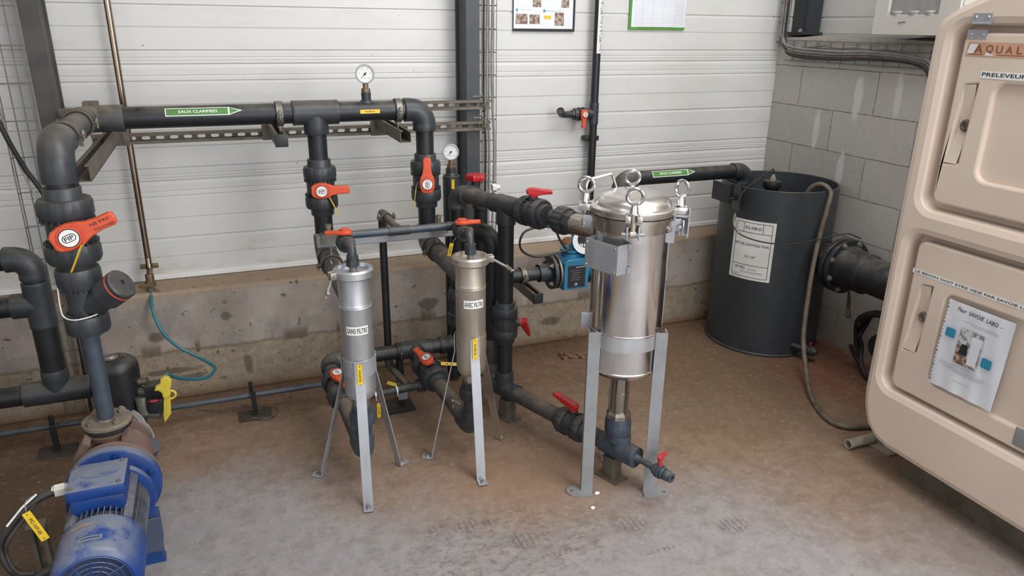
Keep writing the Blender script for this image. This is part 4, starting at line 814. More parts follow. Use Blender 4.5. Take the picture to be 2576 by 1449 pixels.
clamp('black clamp holding the low collector pipe above its bracket', (.62, 2.835, ZC), (1, 0, 0), rf, (0, 0, -1), 'black', rod=.05)
mb = MB(); mb.box((.62, 2.835, .165), (.022, .05, .09)); mb.box((.62, 2.835, .11), (.028, .028, .10)); mb.box((.62, 2.835, .0305), (.028, .028, .06)); mb.box((.60, 2.80, .005), (.12, .12, .01)); single('pipe_stand', 'short black and pale stand carrying the low collector pipe', 'support', mb, ['black'])
mb = MB(); mb.prism([(-.02, .0), (.02, 0), (.02, .1), (-.02, .1)], (.62, 2.80, .0305), (1, 0, 0), (0, 0, 1), .004); single('cable_tray_piece', 'small pale upright metal plate below the low collector pipe', 'bracket', mb, 'paint_grey')
for (fx, fy, x1, y1, z0, vt, lab, lev, fc, blue) in ((.362, 2.29, .325, 2.80, .125, .56, 'sans filtre', (.25, -1, .0), (-.05, -.25, 1), 1), (.765, 2.30, .69, 2.80, .135, .62, 'avec filtre', (-.35, 1, .35), (-.25, -.45, 1), 0)):
    A = V(fx, fy, z0); B = V(x1, y1, ZC-.01); D = (B-A).normalized(); L = (B-A).length
    t = Thing('outlet_pipe', 'dark PVC outlet pipe from the foot of the %s housing back to the collector' % lab, 'pipe', A)
    zb = .345 if blue else .363; m1 = 'pvc_blue' if blue else 'pvc_fit'
    mb = MB(); mb.cyl(V(fx, fy, zb+.005), V(fx, fy, zb-.05), .026); t.part('threaded_nipple', mb, 'warm_steel')
    mb = MB(); mb.ribbed(V(fx, fy, zb-.055), V(fx, fy, zb-.10), .044, 12, .04, 4); mb.lathe([(zb-.03, .030), (zb-.032, .036), (zb-.056, .036)], V(fx, fy, 0), (0, 0, 1), 10); t.part('union_nut', mb, m1)
    mb = MB(); mb.cyl(V(fx, fy, zb-.09), A, .030); t.part('pipe', mb, m1)
    mb = MB(); elbow(mb, A, (0, 0, 1), D, .030, .075, n=12, bend=1.3); t.part('elbow', mb, m1)
    mb = MB(); pipe(mb, A, B, r=.030); p = t.part('pipe', mb, 'pvc_dusty')
    if not blue:
        wp = cylwarp(A+D*.13, D, (-.3, -.4, 1), .030); mb = MB(); a = [(-.018, -.014), (-.018, .018), (.022, .002)]; vs = [wp(*q, .0006) for q in a]+[wp((q[0]-(-.005))*.75-.005, (q[1]-.002)*.75+.002, .0006) for q in a]; mb.q(vs, [(0, 1, 4, 3), (1, 2, 5, 4), (2, 0, 3, 5)]); t.part('sticker', mb, 'white', p)
    valve('orange-topped ball valve low down behind the %s housing' % lab, A+D*(L*(.72 if blue else .74)), D, fc, lev, .030, .19, 1.85, hs=1.0, standoff=.062)
tag_plate('yellow tag tied to the low orange valve behind the avec filtre housing', (.775, 2.62, .255), (1, -.1, -.18), (.1, .4, 1), 'VM-507', .065, .013, tie=[(.715, 2.66, .24), (.735, 2.65, .265), (.748, 2.63, .262)])
# small drain branch with mini valve
t = Thing('drain_branch', 'thin PVC drain branch close to the floor between the two cartridge filters', 'pipe', (.6, 2.70, .12)); Dx = V(1, .03, .03).normalized(); A = V(.44, 2.705, .125)
mb = MB(); mb.cyl(A, A+Dx*.27, .0135); t.part('pipe', mb, 'pvc_dusty'); mb = MB(); coupling(mb, A+Dx*.06, Dx, .0135, .05); coupling(mb, A+Dx*.17, Dx, .0135, .09, 1.3); t.part('coupling', mb, 'pvc_fit')
for x_ in (.045, .135): mb = MB(); mb.lathe([(-.003, .0185), (.003, .0185)], A+Dx*x_, Dx, 18); mb.tube([A+Dx*x_-V(0, .018, 0), A+Dx*x_-V(0, .02, .02)], .0015, 6); t.part('cable_tie', mb, 'white')
valve('mini ball valve with orange handle on the thin branch near the floor', A+Dx*.26, Dx, (-.1, -.25, 1), (-.3, .5, .1), .015, .10, 1.9, hs=1.1, badge=False, standoff=.035)
tag_plate('yellow tag hanging from the thin drain branch behind the sans filtre leg', (.488, 2.66, .075), (0, -.1, 1), (-1, 0, 0), 'VM-507', .07, .014, tie=[(.485, 2.69, .125), (.487, 2.67, .12), (.488, 2.663, .11)])
mb = MB(); mb.prism(rrect(-.025, .025, -.007, .007, .001, 2), (.555, 2.70, .165), (.8, .3, -.5), (.4, .2, .8), .0015); single('hanging_tag', 'dirty ochre tag lying against the thin vertical vent pipe foot', 'tag', mb, 'yellow_soft')

# ================================================================== FLOW METER LINE AND TANK
fm = Thing('meter_pipe', 'dark PVC pipe between the bypass and the blue flow meter', 'pipe', (1.1, 2.93, .487)); ZM = .487; YM = 2.93; r_ = .0315
mb = MB(); pipe(mb, (1.035, YM, ZM), (1.345, YM, ZM), r=r_); fm.part('pipe', mb, 'pvc')
mb = MB(); mb.lathe([(0, .041), (.05, .041), (.055, .046), (.056, .078), (.058, .080), (.072, .080), (.074, .078), (.074, 0)], (1.30, YM, ZM), (1, 0, 0), 40, caps=False); fl = fm.part('flange', mb, 'pvc_fit')
for i in range(4):
    th = R_(45+90*i); p = V(1.356, YM+.060*math.cos(th), ZM+.060*math.sin(th)); mb = MB(); bolt_(mb, p, (-1, 0, 0), .0115, .010, .07); fm.part('flange_bolt', mb, 'bolt')
clamp('thin steel clamp on the pipe left of the flow meter', (1.222, YM, ZM), (1, 0, 0), r_, (0, 0, -1), 'galv', rod=.035)
m = Thing('flow_meter', 'blue electromagnetic flow meter with round display behind the bag filter', 'flow meter', (1.45, YM, ZM))
mb = MB(); mb.lathe([(1.383, .040), (1.383, .079), (1.392, .079), (1.392, .04)], (0, YM, ZM), (1, 0, 0), 40); m.part('flange', mb, 'galv')
mb = MB(); mb.cyl((1.39, YM, ZM), (1.42, YM, ZM), .05); mb.cyl((1.51, YM, ZM), (1.56, YM, ZM), .05); pr = [(-.063, -.072), (.063, -.072), (.063, .055), (.045, .075), (-.045, .075), (-.063, .055)]; mb.prism(pr, (1.463, YM-.002, ZM-.002), (1, 0, 0), (0, 0, 1), .135, .006); mb.cyl((1.465, YM, .555), (1.465, YM, .575), .048); mb.cyl((1.465, YM, .575), (1.465, YM, .60), .035); mb.cyl((1.465, YM, .583), (1.465, YM, .592), .052); m.part('housing', mb, 'meter_blue')
mb = MB(); mb.prism(rrect(-.044, .044, -.055, .05, .003, 3), (1.463, YM-.0702, ZM-.008), (1, 0, 0), (0, 0, 1), .002); mb.mi = 1; o_ = V(1.463, YM-.0716, ZM-.008)
mb.prism([(-.005, .038), (.04, .040), (.04, .046), (-.005, .044)], o_, (1, 0, 0), (0, 0, 1), .0005)
for i in range(5): mb.box(o_+V(-.008+.004*(i % 2), 0, .026-.011*i), (.05-.008*(i % 3), .0005, .0015))
mb.lathe([(0, .008), (.0005, .008)], o_+V(-.002, 0, -.04), (0, -1, 0), 16); m.part('rating_plate', mb, ['ink', 'ink_grey'])
c = V(1.505, 2.87, .637); f = V(-.42, -1, .22).normalized(); mb = MB(); mb.lathe([(-.09, .055), (-.085, .062), (0, .062), (.006, .058), (.006, .056)], c, f, 40); mb.cyl((1.47, 2.92, .59), (1.49, 2.9, .62), .03); head = m.part('display_head', mb, 'meter_blue')
mb = MB(); mb.lathe([(.006, .058), (.008, .058), (.008, 0)], c, f, 40, caps=False); m.part('bezel', mb, 'white', head); mb = MB(); u = V(0, 0, 1).cross(f).normalized(); w_ = f.cross(u); mb.lathe([(0, .036), (.001, .036)], c+f*.008+w_*.008, f, 30); mb.mi = 1
for i in range(3): mb.prism(rrect(-.007, .007, -.006, .006, .001, 2), c+f*.0098-w_*.017+u*(-.018+.018*i), u, w_, .0006, 0, [circ(0, 0, .003, 10)])
m.part('display', mb, ['glass_dark', 'white'], head)
cable('black signal cable looping left from the flow meter head', [(1.47, 2.90, .60), (1.43, 2.90, .598), (1.395, 2.90, .64), (1.36, 2.90, .70), (1.30, 2.90, .715), (1.22, 2.90, .70), (1.195, 2.90, .65), (1.215, 2.90, .605), (1.28, 2.90, .578), (1.36, 2.89, .586), (1.43, 2.89, .60)], .0055, 'cable_black')
tp = Thing('tank_inlet_pipe', 'dark PVC pipe with green flow sticker leading into the control tank', 'pipe', (1.72, 2.95, .89)); ZT = .893
mb = MB(); pipe(mb, (1.56, YM, ZM), (1.715, YM+.01, ZM), (1.715, 2.95, ZT-.02), r=r_); tp.part('pipe', mb, 'pvc_fit')
mb = MB(); elbow(mb, (1.715, 2.95, ZT), (1, 0, 0), (0, 0, -1), .034, .08, n=12, bend=1.5); tp.part('elbow', mb, 'pvc_dusty'); mb = MB(); elbow(mb, (1.715, 2.94, ZM), (-1, 0, 0), (0, 0, 1), r_); tp.part('elbow', mb, 'pvc_dusty')
mb = MB(); pipe(mb, (1.715, 2.95, ZT), (2.42, 2.95, ZT), r=.034); p = tp.part('pipe', mb, 'pvc')
mb = MB(); elbow(mb, (2.42, 2.95, ZT), (-1, 0, 0), (0, 0, -1), .034, .08, n=12, bend=1.5); mb.cyl((2.42, 2.95, .83), (2.42, 2.95, .5), .034); tp.part('elbow', mb, 'pvc_fit')
flow_sticker(tp, p, (1.985, 2.95, ZT), (1, 0, 0), (-.1, -.8, .55), .034, .235, .032)
mb = MB(); hexnut(mb, (1.56, YM-.04, ZM-.03), (1.585, YM-.04, ZM-.03), .013); mb.cyl((1.545, YM, ZM), (1.56, YM, ZM), .07); tp.part('flange', mb, 'galv')
TC = V(2.6, 2.9, 0)
tk = Thing('control_tank', 'tall dark grey open-topped plastic tank in the corner with a white sheet on it', 'tank', (TC.x, TC.y, 0))
mb = MB(); mb.lathe([(.012, 0), (.012, .280), (.838, .280), (.840, .278), (.840, .272), (.838, .270), (.03, .270), (.03, 0)], TC, (0, 0, 1), 96, caps=False); body = tk.part('tank_body', mb, 'tank_plastic')
mb = MB(); mb.lathe([(.0, .0), (.0, .286), (.009, .289), (.013, .286), (.013, 0)], TC, (0, 0, 1), 96, caps=False); tk.part('base_ring', mb, 'pvc_fit')
mb = MB(); mb.prism([(-.04, 0), (.05, .0), (.05, .15), (-.02, .12), (-.04, .09)], (2.30, 2.845, .73), (-.35, -1, 0), (0, 0, 1), .008); mb.prism([(-.07, .0), (.07, .0), (.07, .09), (-.07, .09)], (2.275, 2.93, .755), (0, -1, 0), (0, 0, 1), .008); mb.box((2.31, 2.885, .78), (.09, .09, .006)); tk.part('pipe_bracket', mb, 'pvc')
f = V(-2.62, -2.35, 0).normalized(); f = Matrix.Rotation(R_(-21+2), 3, 'Z') @ V(-.667, -.745, 0)
wp = cylwarp(TC+V(0, 0, .538), (0, 0, 1), f, .280, 'c'); mb = MB(); mb.patch(wp, -.105, .105, -.1485, .1485, 20, .0008); mb.mi = 1
def ln(x0, y0, x1, y1, w_=.0012):
    n = 8 if abs(x1-x0) > .03 else 1
    for i in range(n):
        a, b = x0+(x1-x0)*i/n, x0+(x1-x0)*(i+1)/n; c_, d_ = y0+(y1-y0)*i/n, y0+(y1-y0)*(i+1)/n
        if x0 == x1: mb.q([wp(a-w_, c_, .0012), wp(a+w_, c_, .0012), wp(a+w_, d_, .0012), wp(a-w_, d_, .0012)], [(0, 1, 2, 3)])
        else: mb.q([wp(a, c_-w_, .0012), wp(b, d_-w_, .0012), wp(b, d_+w_, .0012), wp(a, c_+w_, .0012)], [(0, 1, 2, 3)])
for y in (-.136, -.075, .088, .136): ln(-.09, y, .09, y)
for x in (-.09, .09): ln(x, -.136, x, .136)
for x in (-.048, .048): ln(x, .088, x, .136)
def tw(s, x, y, h, wd): mb.text(s, (0, 0, 0), (1, 0, 0), (0, 1, 0), h, wd, .0014, warp=lambda a, b, l: wp(a+x, b+y, l))
tw('RO-508-01', 0, .112, .014, .08); tw('POT DE CONTRÔLE FINAL', 0, .030, .0165, .172); tw('0,1 m³', 0, -.032, .016, .05); tw('HYTEC', -.045, -.092, .014, .055)
mb.mi = 2; tw('INDUSTRIE', .015, -.096, .006, .045); tw('GROUPE AQUATERRE', .012, -.112, .009, .11); tw('CONCEPTION', -.07, -.122, .004, .03); tw('REALISATION', -.068, -.129, .004, .035)
tk.part('label_sheet', mb, ['white', 'ink', 'ink_grey'], body)
# sensor in the tank
t = Thing('level_sensor', 'black capped level sensor with cable gland at the near edge inside the tank', 'sensor', (2.47, 2.79, .6)); c = V(2.465, 2.80, 0)
mb = MB(); mb.cyl(c+V(0, 0, .60), c+V(0, 0, .845), .032); t.part('body', mb, 'black'); mb = MB(); mb.ribbed(c+V(0, 0, .835), c+V(0, 0, .868), .043, 20, .03, 3); t.part('cap', mb, 'black'); mb = MB(); hexnut(mb, c+V(0, 0, .868), c+V(0, 0, .884), .014); mb.cyl(c+V(0, 0, .884), c+V(0, 0, .90), .010, .006); t.part('cable_gland', mb, 'stub'); mb = MB(); mb.box((2.475, 2.735, .79), (.03, .14, .008)); t.part('mounting_arm', mb, 'black')
cable('thin black sensor cable looping over the tank rim, across the sheet and to the flanges', [(2.465, 2.80, .90), (2.45, 2.79, .925), (2.38, 2.76, .91), (2.27, 2.76, .84), (2.235, 2.76, .76), (2.225, 2.755, .70), (2.235, 2.725, .65), (2.30, 2.69, .618), (2.39, 2.655, .600), (2.47, 2.61, .603), (2.58, 2.585, .620), (2.68, 2.57, .635), (2.75, 2.56, .640), (2.83, 2.56, .61)], .0032, 'cable_black')
cable('pale sleeve on the sensor cable left of the tank sheet', [(2.231, 2.757, .735), (2.226, 2.754, .70), (2.228, 2.742, .67), (2.238, 2.722, .648)], .0055, 'stub', name='cable_sleeve')
cable('brown hose coming over the tank rim, down its side and curling along the floor', [(2.60, 2.74, .68), (2.605, 2.71, .82), (2.625, 2.66, .868), (2.645, 2.61, .84), (2.625, 2.595, .76), (2.60, 2.59, .62), (2.565, 2.565, .48), (2.53, 2.53, .35), (2.48, 2.47, .18), (2.42, 2.36, .06), (2.33, 2.22, .016), (2.26, 2.06, .013), (2.28, 1.97, .013), (2.40, 1.93, .013)], .0115, 'hose_brown', name='hose', cat='hose', seg=12)
t = valve('small grey drain valve with red handle at the foot of the tank', (2.605, 2.545, .060), (.5, -1, 0), (.2, -.2, 1), (.8, .3, 0), .0125, .075, 1.9, style='wing', hm='red', bm='pvc_fit', hs=.7)
mb = MB(); mb.cyl((2.57, 2.63, .060), (2.59, 2.575, .060), .014); tk.part('drain_stub', mb, 'pvc_fit')
# big flanged overflow pipe from the tank along the wall
ov = Thing('flanged_pipe', 'large dark flanged PVC pipe leaving the tank along the block wall', 'pipe', (2.70, 2.5, .5)); cx_, cz_ = 2.705, .50
mb = MB(); mb.cyl((cx_, 2.68, cz_), (cx_, 2.53, cz_), .080, seg=40); mb.lathe([(2.655, .08), (2.652, .088), (2.64, .088), (2.638, .08)], (cx_, 0, cz_), (0, 1, 0), 40); ov.part('stub', mb, 'pvc')
for y0, nm in ((2.545, 'flange'), (2.513, 'flange')):
    mb = MB(); mb.lathe([(0, .06), (0, .128), (.003, .131), (.021, .131), (.024, .128), (.024, .06)], (cx_, y0, cz_), (0, -1, 0), 56); ov.part(nm, mb, 'pvc')
mb = MB(); mb.lathe([(2.545-.5, .0), (2.545-.5, .083), (2.36, .083), (2.37, .095), (2.46, .095), (2.475, .103), (2.49, .104)], (cx_, 0, cz_), (0, 1, 0), 48); mb.cyl((cx_, 2.40, cz_), (cx_, .45, cz_), .083, seg=40); ov.part('pipe', mb, 'pvc')
for i in range(8):
    th = R_(22+45*i); p = V(cx_+.114*math.cos(th), 2.489, cz_+.114*math.sin(th)); mb = MB(); bolt_(mb, p, (0, -1, 0), .0115, .009, .07); mb.lathe([(0, .014), (.002, .014)], p, (0, -1, 0), 14); ov.part('flange_bolt', mb, 'bolt')
hp_ = [(2.76+.02*math.sin(i*.9+k), 2.29+(.115+.006*k)*math.cos(i*2*math.pi/24), .17+(.15+.006*k)*math.sin(i*2*math.pi/24)) for k in range(3) for i in range(24)]
mb = MB(); mb.tube([(x-.012*(i//24), y, z) for i, (x, y, z) in enumerate(hp_)], .011, 10); single('coiled_hose', 'coil of black hose hanging under the flanged pipe behind the cream cabinet', 'hose', mb, 'black')
mb = MB(); mb.lathe([(2.74, 0), (2.74, .06), (2.78, .07), (2.86, .07)], (0, 2.27, .17), (1, 0, 0), 28); single('hose_drum', 'dark drum inside the coil of black hose by the cream cabinet', 'hose drum', mb, 'black')
mb = MB(); mb.tube(smooth([(2.80, 2.55, .36), (2.76, 2.50, .33), (2.72, 2.46, .30), (2.70, 2.43, .27)], 5), [.006]*4+[.009]*8+[.012]*4, 8); single('loose_strap', 'brown strap end dangling below the flanged pipe', 'strap', mb, 'hose_brown')

# ================================================================== LEFT SIDE: RISER, STRAINER, PUMP
sr = Thing('strainer_line', 'pump discharge line with a Y-shaped strainer and thinner blue-grey pipe under the handwritten valve', 'pipe', (-.405, 2.27, .42)); c = V(-.405, 2.27, 0)
mb = MB(); mb.cyl(c+V(0, 0, .93), c+V(0, 0, .84), .030); sr.part('pipe', mb, 'pvc')
for za, zb in ((.905, .848), (.765, .712)):
    mb = MB(); mb.ribbed(c+V(0, 0, za), c+V(0, 0, zb), .058, 10, .03, 6, .18)
    for i in range(26): th = 2*math.pi*i/26; q = V(math.cos(th), math.sin(th), 0); mb.box(c+q*.049+V(0, 0, zb-.003 if za > .8 else za+.003), (.008, .006, .008), X=q, Y=V(-q.y, q.x, 0))
    sr.part('union_nut', mb, 'pvc_fit')
mb = MB(); mb.cyl(c+V(0, 0, .86), c+V(0, 0, .755), .042); mb.cyl(c+V(0, 0, .925), c+V(0, 0, .9), .038)
DS = V(.80, -.42, .62).normalized(); a = c+V(0, 0, .775); mb.lathe([(0, .03), (.03, .036), (.085, .038), (.09, .043)], a, DS, 36); yb = sr.part('strainer_body', mb, 'pvc_fit')
mb = MB(); mb.lathe([(.088, .041), (.09, .0445), (.152, .0445), (.156, .040), (.157, .0)], a, DS, 40, caps=False); mb.box(a+DS*.158, (.02, .006, .004), X=(0, 0, 1), Y=DS.cross(V(0, 0, 1))); cp = sr.part('strainer_cap', mb, 'pvc_fit')
mb = MB(); mb.lathe([(.136, .0446), (.1365, .0455), (.1395, .0455), (.140, .0446)], a, DS, 40, caps=False); sr.part('ring', mb, 'orange', cp, 'thin orange ring')
mb = MB(); mb.cyl(c+V(0, 0, .716), c+V(0, 0, .70), .034); mb.cyl(c+V(0, 0, .71), c+V(0, 0, .425), .0235); sr.part('discharge_pipe', mb, 'pvc_blue')
mb = MB(); mb.tube(smooth([c+V(-.052, -.02, .87), c+V(-.054, -.03, .80), c+V(-.048, -.034, .772), c+V(-.02, -.055, .768), c+V(.02, -.052, .772), c+V(.045, -.03, .775)], 5), .002, 6); sr.part('cable_tie', mb, 'white')
# pump: axis along Y
pp = Thing('pump', 'blue electric pump with dusty terminal box and pinkish cast volute on the floor', 'pump', (-.39, 2.0, 0)); AX = V(-.39, 0, .28); YD = (0, 1, 0)
mb = MB(); mb.lathe([(2.14, .10), (2.15, .118), (2.165, .118), (2.19, .10), (2.25, .092), (2.30, .092), (2.33, .07), (2.34, .0)], AX, YD, 48); mb.lathe([(.28, .085), (.33, .06), (.362, .045), (.372, .045), (.376, .066), (.392, .068), (.393, .05)], c, (0, 0, 1), 36)
mb.box((-.335, 2.20, .37), (.02, .06, .07), X=(1, 0, .6)); mb.box((-.47, 2.20, .37), (.02, .06, .07), X=(1, 0, -.6)); mb.lathe([(2.33, .045), (2.38, .045), (2.382, .075), (2.395, .075), (2.395, 0)], AX, YD, 36); vol = pp.part('volute', mb, 'volute')
mb = MB(); mb.lathe([(.396, .05), (.397, .064), (.401, .064), (.402, .067), (.411, .067), (.4115, .05)], c, (0, 0, 1), 40); pp.part('gasket', mb, 'rubber', vol)
mb = MB(); mb.lathe([(.412, .05), (.412, .068), (.422, .068), (.424, .066), (.4245, .028), (.430, .026), (.430, .02)], c, (0, 0, 1), 48); dfl = pp.part('discharge_flange', mb, 'flange_dirty')
for i in range(4): th = R_(40+90*i); mb = MB(); bolt_(mb, c+V(.050*math.cos(th), .050*math.sin(th), .4245), (0, 0, 1), .0125, .010, .05); pp.part('flange_bolt', mb, 'flange_dirty', dfl)
mb = MB(); mb.lathe([(2.10, 0), (2.10, .120), (2.103, .125), (2.128, .125), (2.131, .12), (2.131, 0)], AX, YD, 72, caps=False); mb.lathe([(2.03, .095), (2.033, .112), (2.05, .114), (2.075, .09), (2.10, .085)], AX, YD, 56); ad = pp.part('motor_flange', mb, 'blue')
for i in range(6): th = R_(25+60*i-5); mb = MB(); bolt_(mb, AX+V(.108*math.cos(th), 2.10, .108*math.sin(th)), (0, -1, 0), .011, .007); pp.part('flange_bolt', mb, 'blue_dark', ad)
mb = MB(); mb.lathe([(1.70, .082), (2.06, .082)], AX, YD, 40); mot = pp.part('motor_body', mb, 'fin_blue')
mb = MB()
for i in range(44):
    th = 2*math.pi*i/44; q = V(math.cos(th), 0, math.sin(th)); hgt = .017 if q.z > -.8 else .01
    mb.box(AX+q*(.082+hgt/2-.002)+V(0, 1.93, 0), (hgt, .22, .0028), X=q, Y=(0, 1, 0))
pp.part('cooling_fins', mb, 'fin_blue', mot)
for s_ in (1, -1):
    mb = MB(); mb.box(AX+V(s_*.062, 1.93, .072), (.024, .21, .024), X=(1, 0, -s_*.8), bev=.004); pp.part('side_rail', mb, 'fin_blue', mot)
mb = MB(); k = 1.680; n = 40; mb.lathe([(k+.002, .080), (k, .086), (k+.006, .096), (k+.018, .1025), (k+.145, .1025), (k+.147, .100), (k+.147, .09)], AX, YD, 64, caps=False); fc = pp.part('fan_cover', mb, 'blue')
mb = MB(); mb.lathe([(k+.03, 0), (k+.03, .09)], AX, YD, 40, caps=False); pp.part('fan', mb, 'ink', fc)
mb = MB()
for rr in (.014, .027, .040, .053, .066, .081):
    mb.tube([AX+V(rr*math.cos(2*math.pi*i/36), k+.002, rr*math.sin(2*math.pi*i/36)) for i in range(36)], .0019 if rr < .07 else .0028, 6, True)
for i in range(12): th = 2*math.pi*i/12; mb.tube([AX+V(.01*math.cos(th), k+.002, .01*math.sin(th)), AX+V(.045*math.cos(th+.12), k, .045*math.sin(th+.12)), AX+V(.083*math.cos(th+.0), k+.002, .083*math.sin(th+.0))], .0016, 6)
pp.part('fan_grille', mb, 'blue', fc)
wp = cylwarp(AX+V(0, k+.1, 0), (0, -1, 0), (-.05, 0, 1), .1027, 'c'); mb = MB(); mb.mi = 0
for (x0, x1, y0, y1) in ((-.028, .024, .040, .044), (-.028, .024, .052, .056), (-.028, -.024, .04, .056), (.02, .024, .04, .056)): mb.patch(wp, x0, x1, y0, y1, 6, .0005)
pp.part('sticker', mb, 'stub', fc)
mb = MB(); vs = []; n = 10
for i in range(n+1):
    x = -.008+.075*i/n; vs += [wp(x, -.012-.10*(x)**1-.010*math.sin(math.pi*i/n), .0005), wp(x, -.010-.10*x+.006*math.sin(math.pi*i/n), .0005)]
mb.q(vs, [(2*i, 2*i+2, 2*i+3, 2*i+1) for i in range(n)]); pp.part('paint_scrape', mb, 'stub', fc)
# terminal box
mb = MB(); mb.box((-.390, 1.93, .378), (.125, .12, .05), bev=.008); mb.box((-.390, 1.94, .36), (.10, .10, .05)); tb = pp.part('terminal_box', mb, 'blue')
mb = MB(); mb.box((-.390, 1.93, .420), (.138, .132, .034), bev=.010); mb.prism([(.045*x, .024*y) for x, y in circ(0, 0, 1, 28)], (-.385, 1.94, .4372), (1, .12, 0), (-.12, 1, 0), .003, .001); lidb = pp.part('box_lid', mb, 'blue', tb)
for x, y in ((-.445, 1.877), (-.336, 1.877), (-.445, 1.982), (-.336, 1.982)): mb = MB(); bolt_(mb, (x, y, .4365), (0, 0, 1), .006, .003); pp.part('screw', mb, 'bolt', lidb)
mb = MB(); p0 = V(-.453, 1.93, .412); hexnut(mb, p0, p0+V(-.012, 0, 0), .015); hexnut(mb, p0+V(-.014, 0, 0), p0+V(-.038, -.002, 0), .0175); mb.cyl(p0, p0+V(-.044, 0, 0), .012); pp.part('cable_gland', mb, 'box_white', tb)
mb = MB(); f_ = .085
mb.prism([(-.11, 0), (-.11, .012), (-.085, .03), (-.07, .19), (.07, .19), (.085, .15), (.092, .03), (.10, .012), (.10, 0)], (-.39, 2.11, .0), (1, 0, 0), (0, 0, 1), .03); mb.box((-.325, 2.15, .09), (.06, .06, .11), bev=.003); pp.part('foot', mb, 'blue_dark')
mb = MB(); mb.box((-.318, 2.088, .105), (.060, .006, .115)); pp.part('foot_cover', mb, 'fin_blue')
mb = MB(); mb.tube(smooth([(-.49, 1.928, .412), (-.53, 1.92, .402), (-.575, 1.90, .375), (-.612, 1.89, .33), (-.622, 1.885, .29), (-.60, 1.86, .245), (-.555, 1.85, .225), (-.505, 1.86, .24), (-.465, 1.88, .28), (-.44, 1.92, .30)], 7), .0105, 12); single('motor_cable', 'thick black motor cable looping left out of the blue terminal box', 'cable', mb, 'cable_black')
cable('thinner black cable strapped inside the motor cable loop', [(-.535, 1.912, .396), (-.575, 1.888, .355), (-.603, 1.873, .32), (-.607, 1.868, .285), (-.588, 1.845, .25), (-.55, 1.838, .24)], .005, 'cable_black')
mb = MB(); mb.tube([(-.527, 1.908, .424), (-.56, 1.892, .402), (-.595, 1.875, .368)], .0028, 6); single('cable_tie', 'long white cable tie along the motor cable', 'cable tie', mb, 'white')
tag_plate('yellow tag hanging from the motor cable by the blue pump', (-.525, 1.84, .375), (.42, -.22, -1), (1, 0, .42), 'PC-107-03', .085, .020, tie=[(-.53, 1.905, .425), (-.545, 1.88, .425), (-.542, 1.855, .412)])
t = Thing('support_post', 'dirty slotted channel post standing left of the blue motor', 'support', (-.60, 2.10, 0))
mb = MB(); channel(mb, (-.60, 2.12, .0), (0, 0, 1), .20, (1, 0, 0), (0, -1, 0), .041, .021, True, True); t.part('channel', mb, 'galv_dirty'); mb = MB(); mb.box((-.60, 2.11, .206), (.05, .04, .010), bev=.002); t.part('cap_plate', mb, 'galv_dirty'); mb = MB(); mb.box((-.60, 2.11, .003), (.10, .10, .006)); t.part('foot_plate', mb, 'galv_dirty')
# old tubing lying behind pump
mb = MB(); mb.tube([(-.50, 2.40, .012), (-.56, 2.20, .012), (-.60, 2.02, .012)], .011, 8); mb.tube([(-.52, 2.42, .03), (-.50, 2.25, .028), (-.52, 2.05, .022)], .008, 8); single('floor_conduit', 'grimy thin conduits lying on the floor beside the pump', 'conduit', mb, 'galv_dirty')
# black vessel behind the pump and its fittings
t = Thing('pressure_vessel', 'black domed pressure vessel behind the pump discharge pipe', 'vessel', (-.42, 2.72, 0)); c2 = V(-.425, 2.72, 0)
pr = [(.155, 0), (.155, .05), (.165, .068)]+[(.39+.046*math.sin(R_(a)), .072*max(math.cos(R_(a)), 0)**.6) for a in range(0, 90, 10)]+[(.437, 0)]
mb = MB(); mb.lathe(pr, c2, (0, 0, 1), 48, caps=False); ves = t.part('vessel_body', mb, 'black')
mb = MB(); mb.cyl(c2+V(0, 0, .01), c2+V(0, 0, .16), .05); mb.cyl(c2, c2+V(0, 0, .01), .075); t.part('stand', mb, 'black')
mb = MB(); mb.lathe([(0, .024), (.004, .026), (.006, .020), (.012, .016), (.013, 0)], c2+V(-.012, -.01, .4345), (0, 0, 1), 20, caps=False); mb.tube([c2+V(.02, -.01, .437), c2+V(.028, -.01, .450), c2+V(.034, -.01, .437)], .002, 6); t.part('valve_cap', mb, 'galv', ves)
wp = cylwarp(c2+V(0, 0, .288), (0, 0, 1), (.30, -1, 0), .068, 'c'); mb = MB(); mb.patch(lambda x, y, l: wp(x, y+x*.10, l), -.030, .040, .012, .022, 8, .0012); mb.patch(lambda x, y, l: wp(x, y+x*.1, l), -.022, .024, -.022, .010, 8, .0012); t.part('sticker', mb, 'box_white', ves)
t = Thing('pressure_switch', 'cluster of black fittings and switch housings on the right of the black vessel', 'fitting', (-.33, 2.67, .2)); 
mb = MB(); mb.cyl((-.36, 2.70, .335), (-.33, 2.69, .338), .014); mb.cyl((-.365, 2.70, .30), (-.33, 2.68, .30), .018); t.part('elbow', mb, 'galv')
mb = MB(); mb.box((-.308, 2.66, .318), (.06, .055, .045), X=(1, -.1, .08), bev=.006); t.part('switch_housing', mb, 'black'); mb = MB(); mb.box((-.308, 2.655, .262), (.055, .06, .055), X=(1, -.1, -.05), bev=.008); mb.cyl((-.31, 2.62, .262), (-.31, 2.612, .262), .022); t.part('switch_housing', mb, 'black'); mb = MB(); mb.cyl((-.355, 2.67, .29), (-.35, 2.66, .225), .024); mb.cyl((-.36, 2.68, .22), (-.30, 2.66, .215), .02); t.part('valve_body', mb, 'galv')
mb = MB(); mb.box((-.312, 2.622, .288), (.025, .004, .006)); t.part('red_mark', mb, 'red_small')
t = Thing('spray_gun', 'yellow plastic spray lance hanging on its teal hose beside the black vessel', 'spray gun', (-.275, 2.63, .2)); o_ = V(-.272, 2.625, .29); U = V(1, -.05, 0).normalized(); W = V(0, 0, 1)
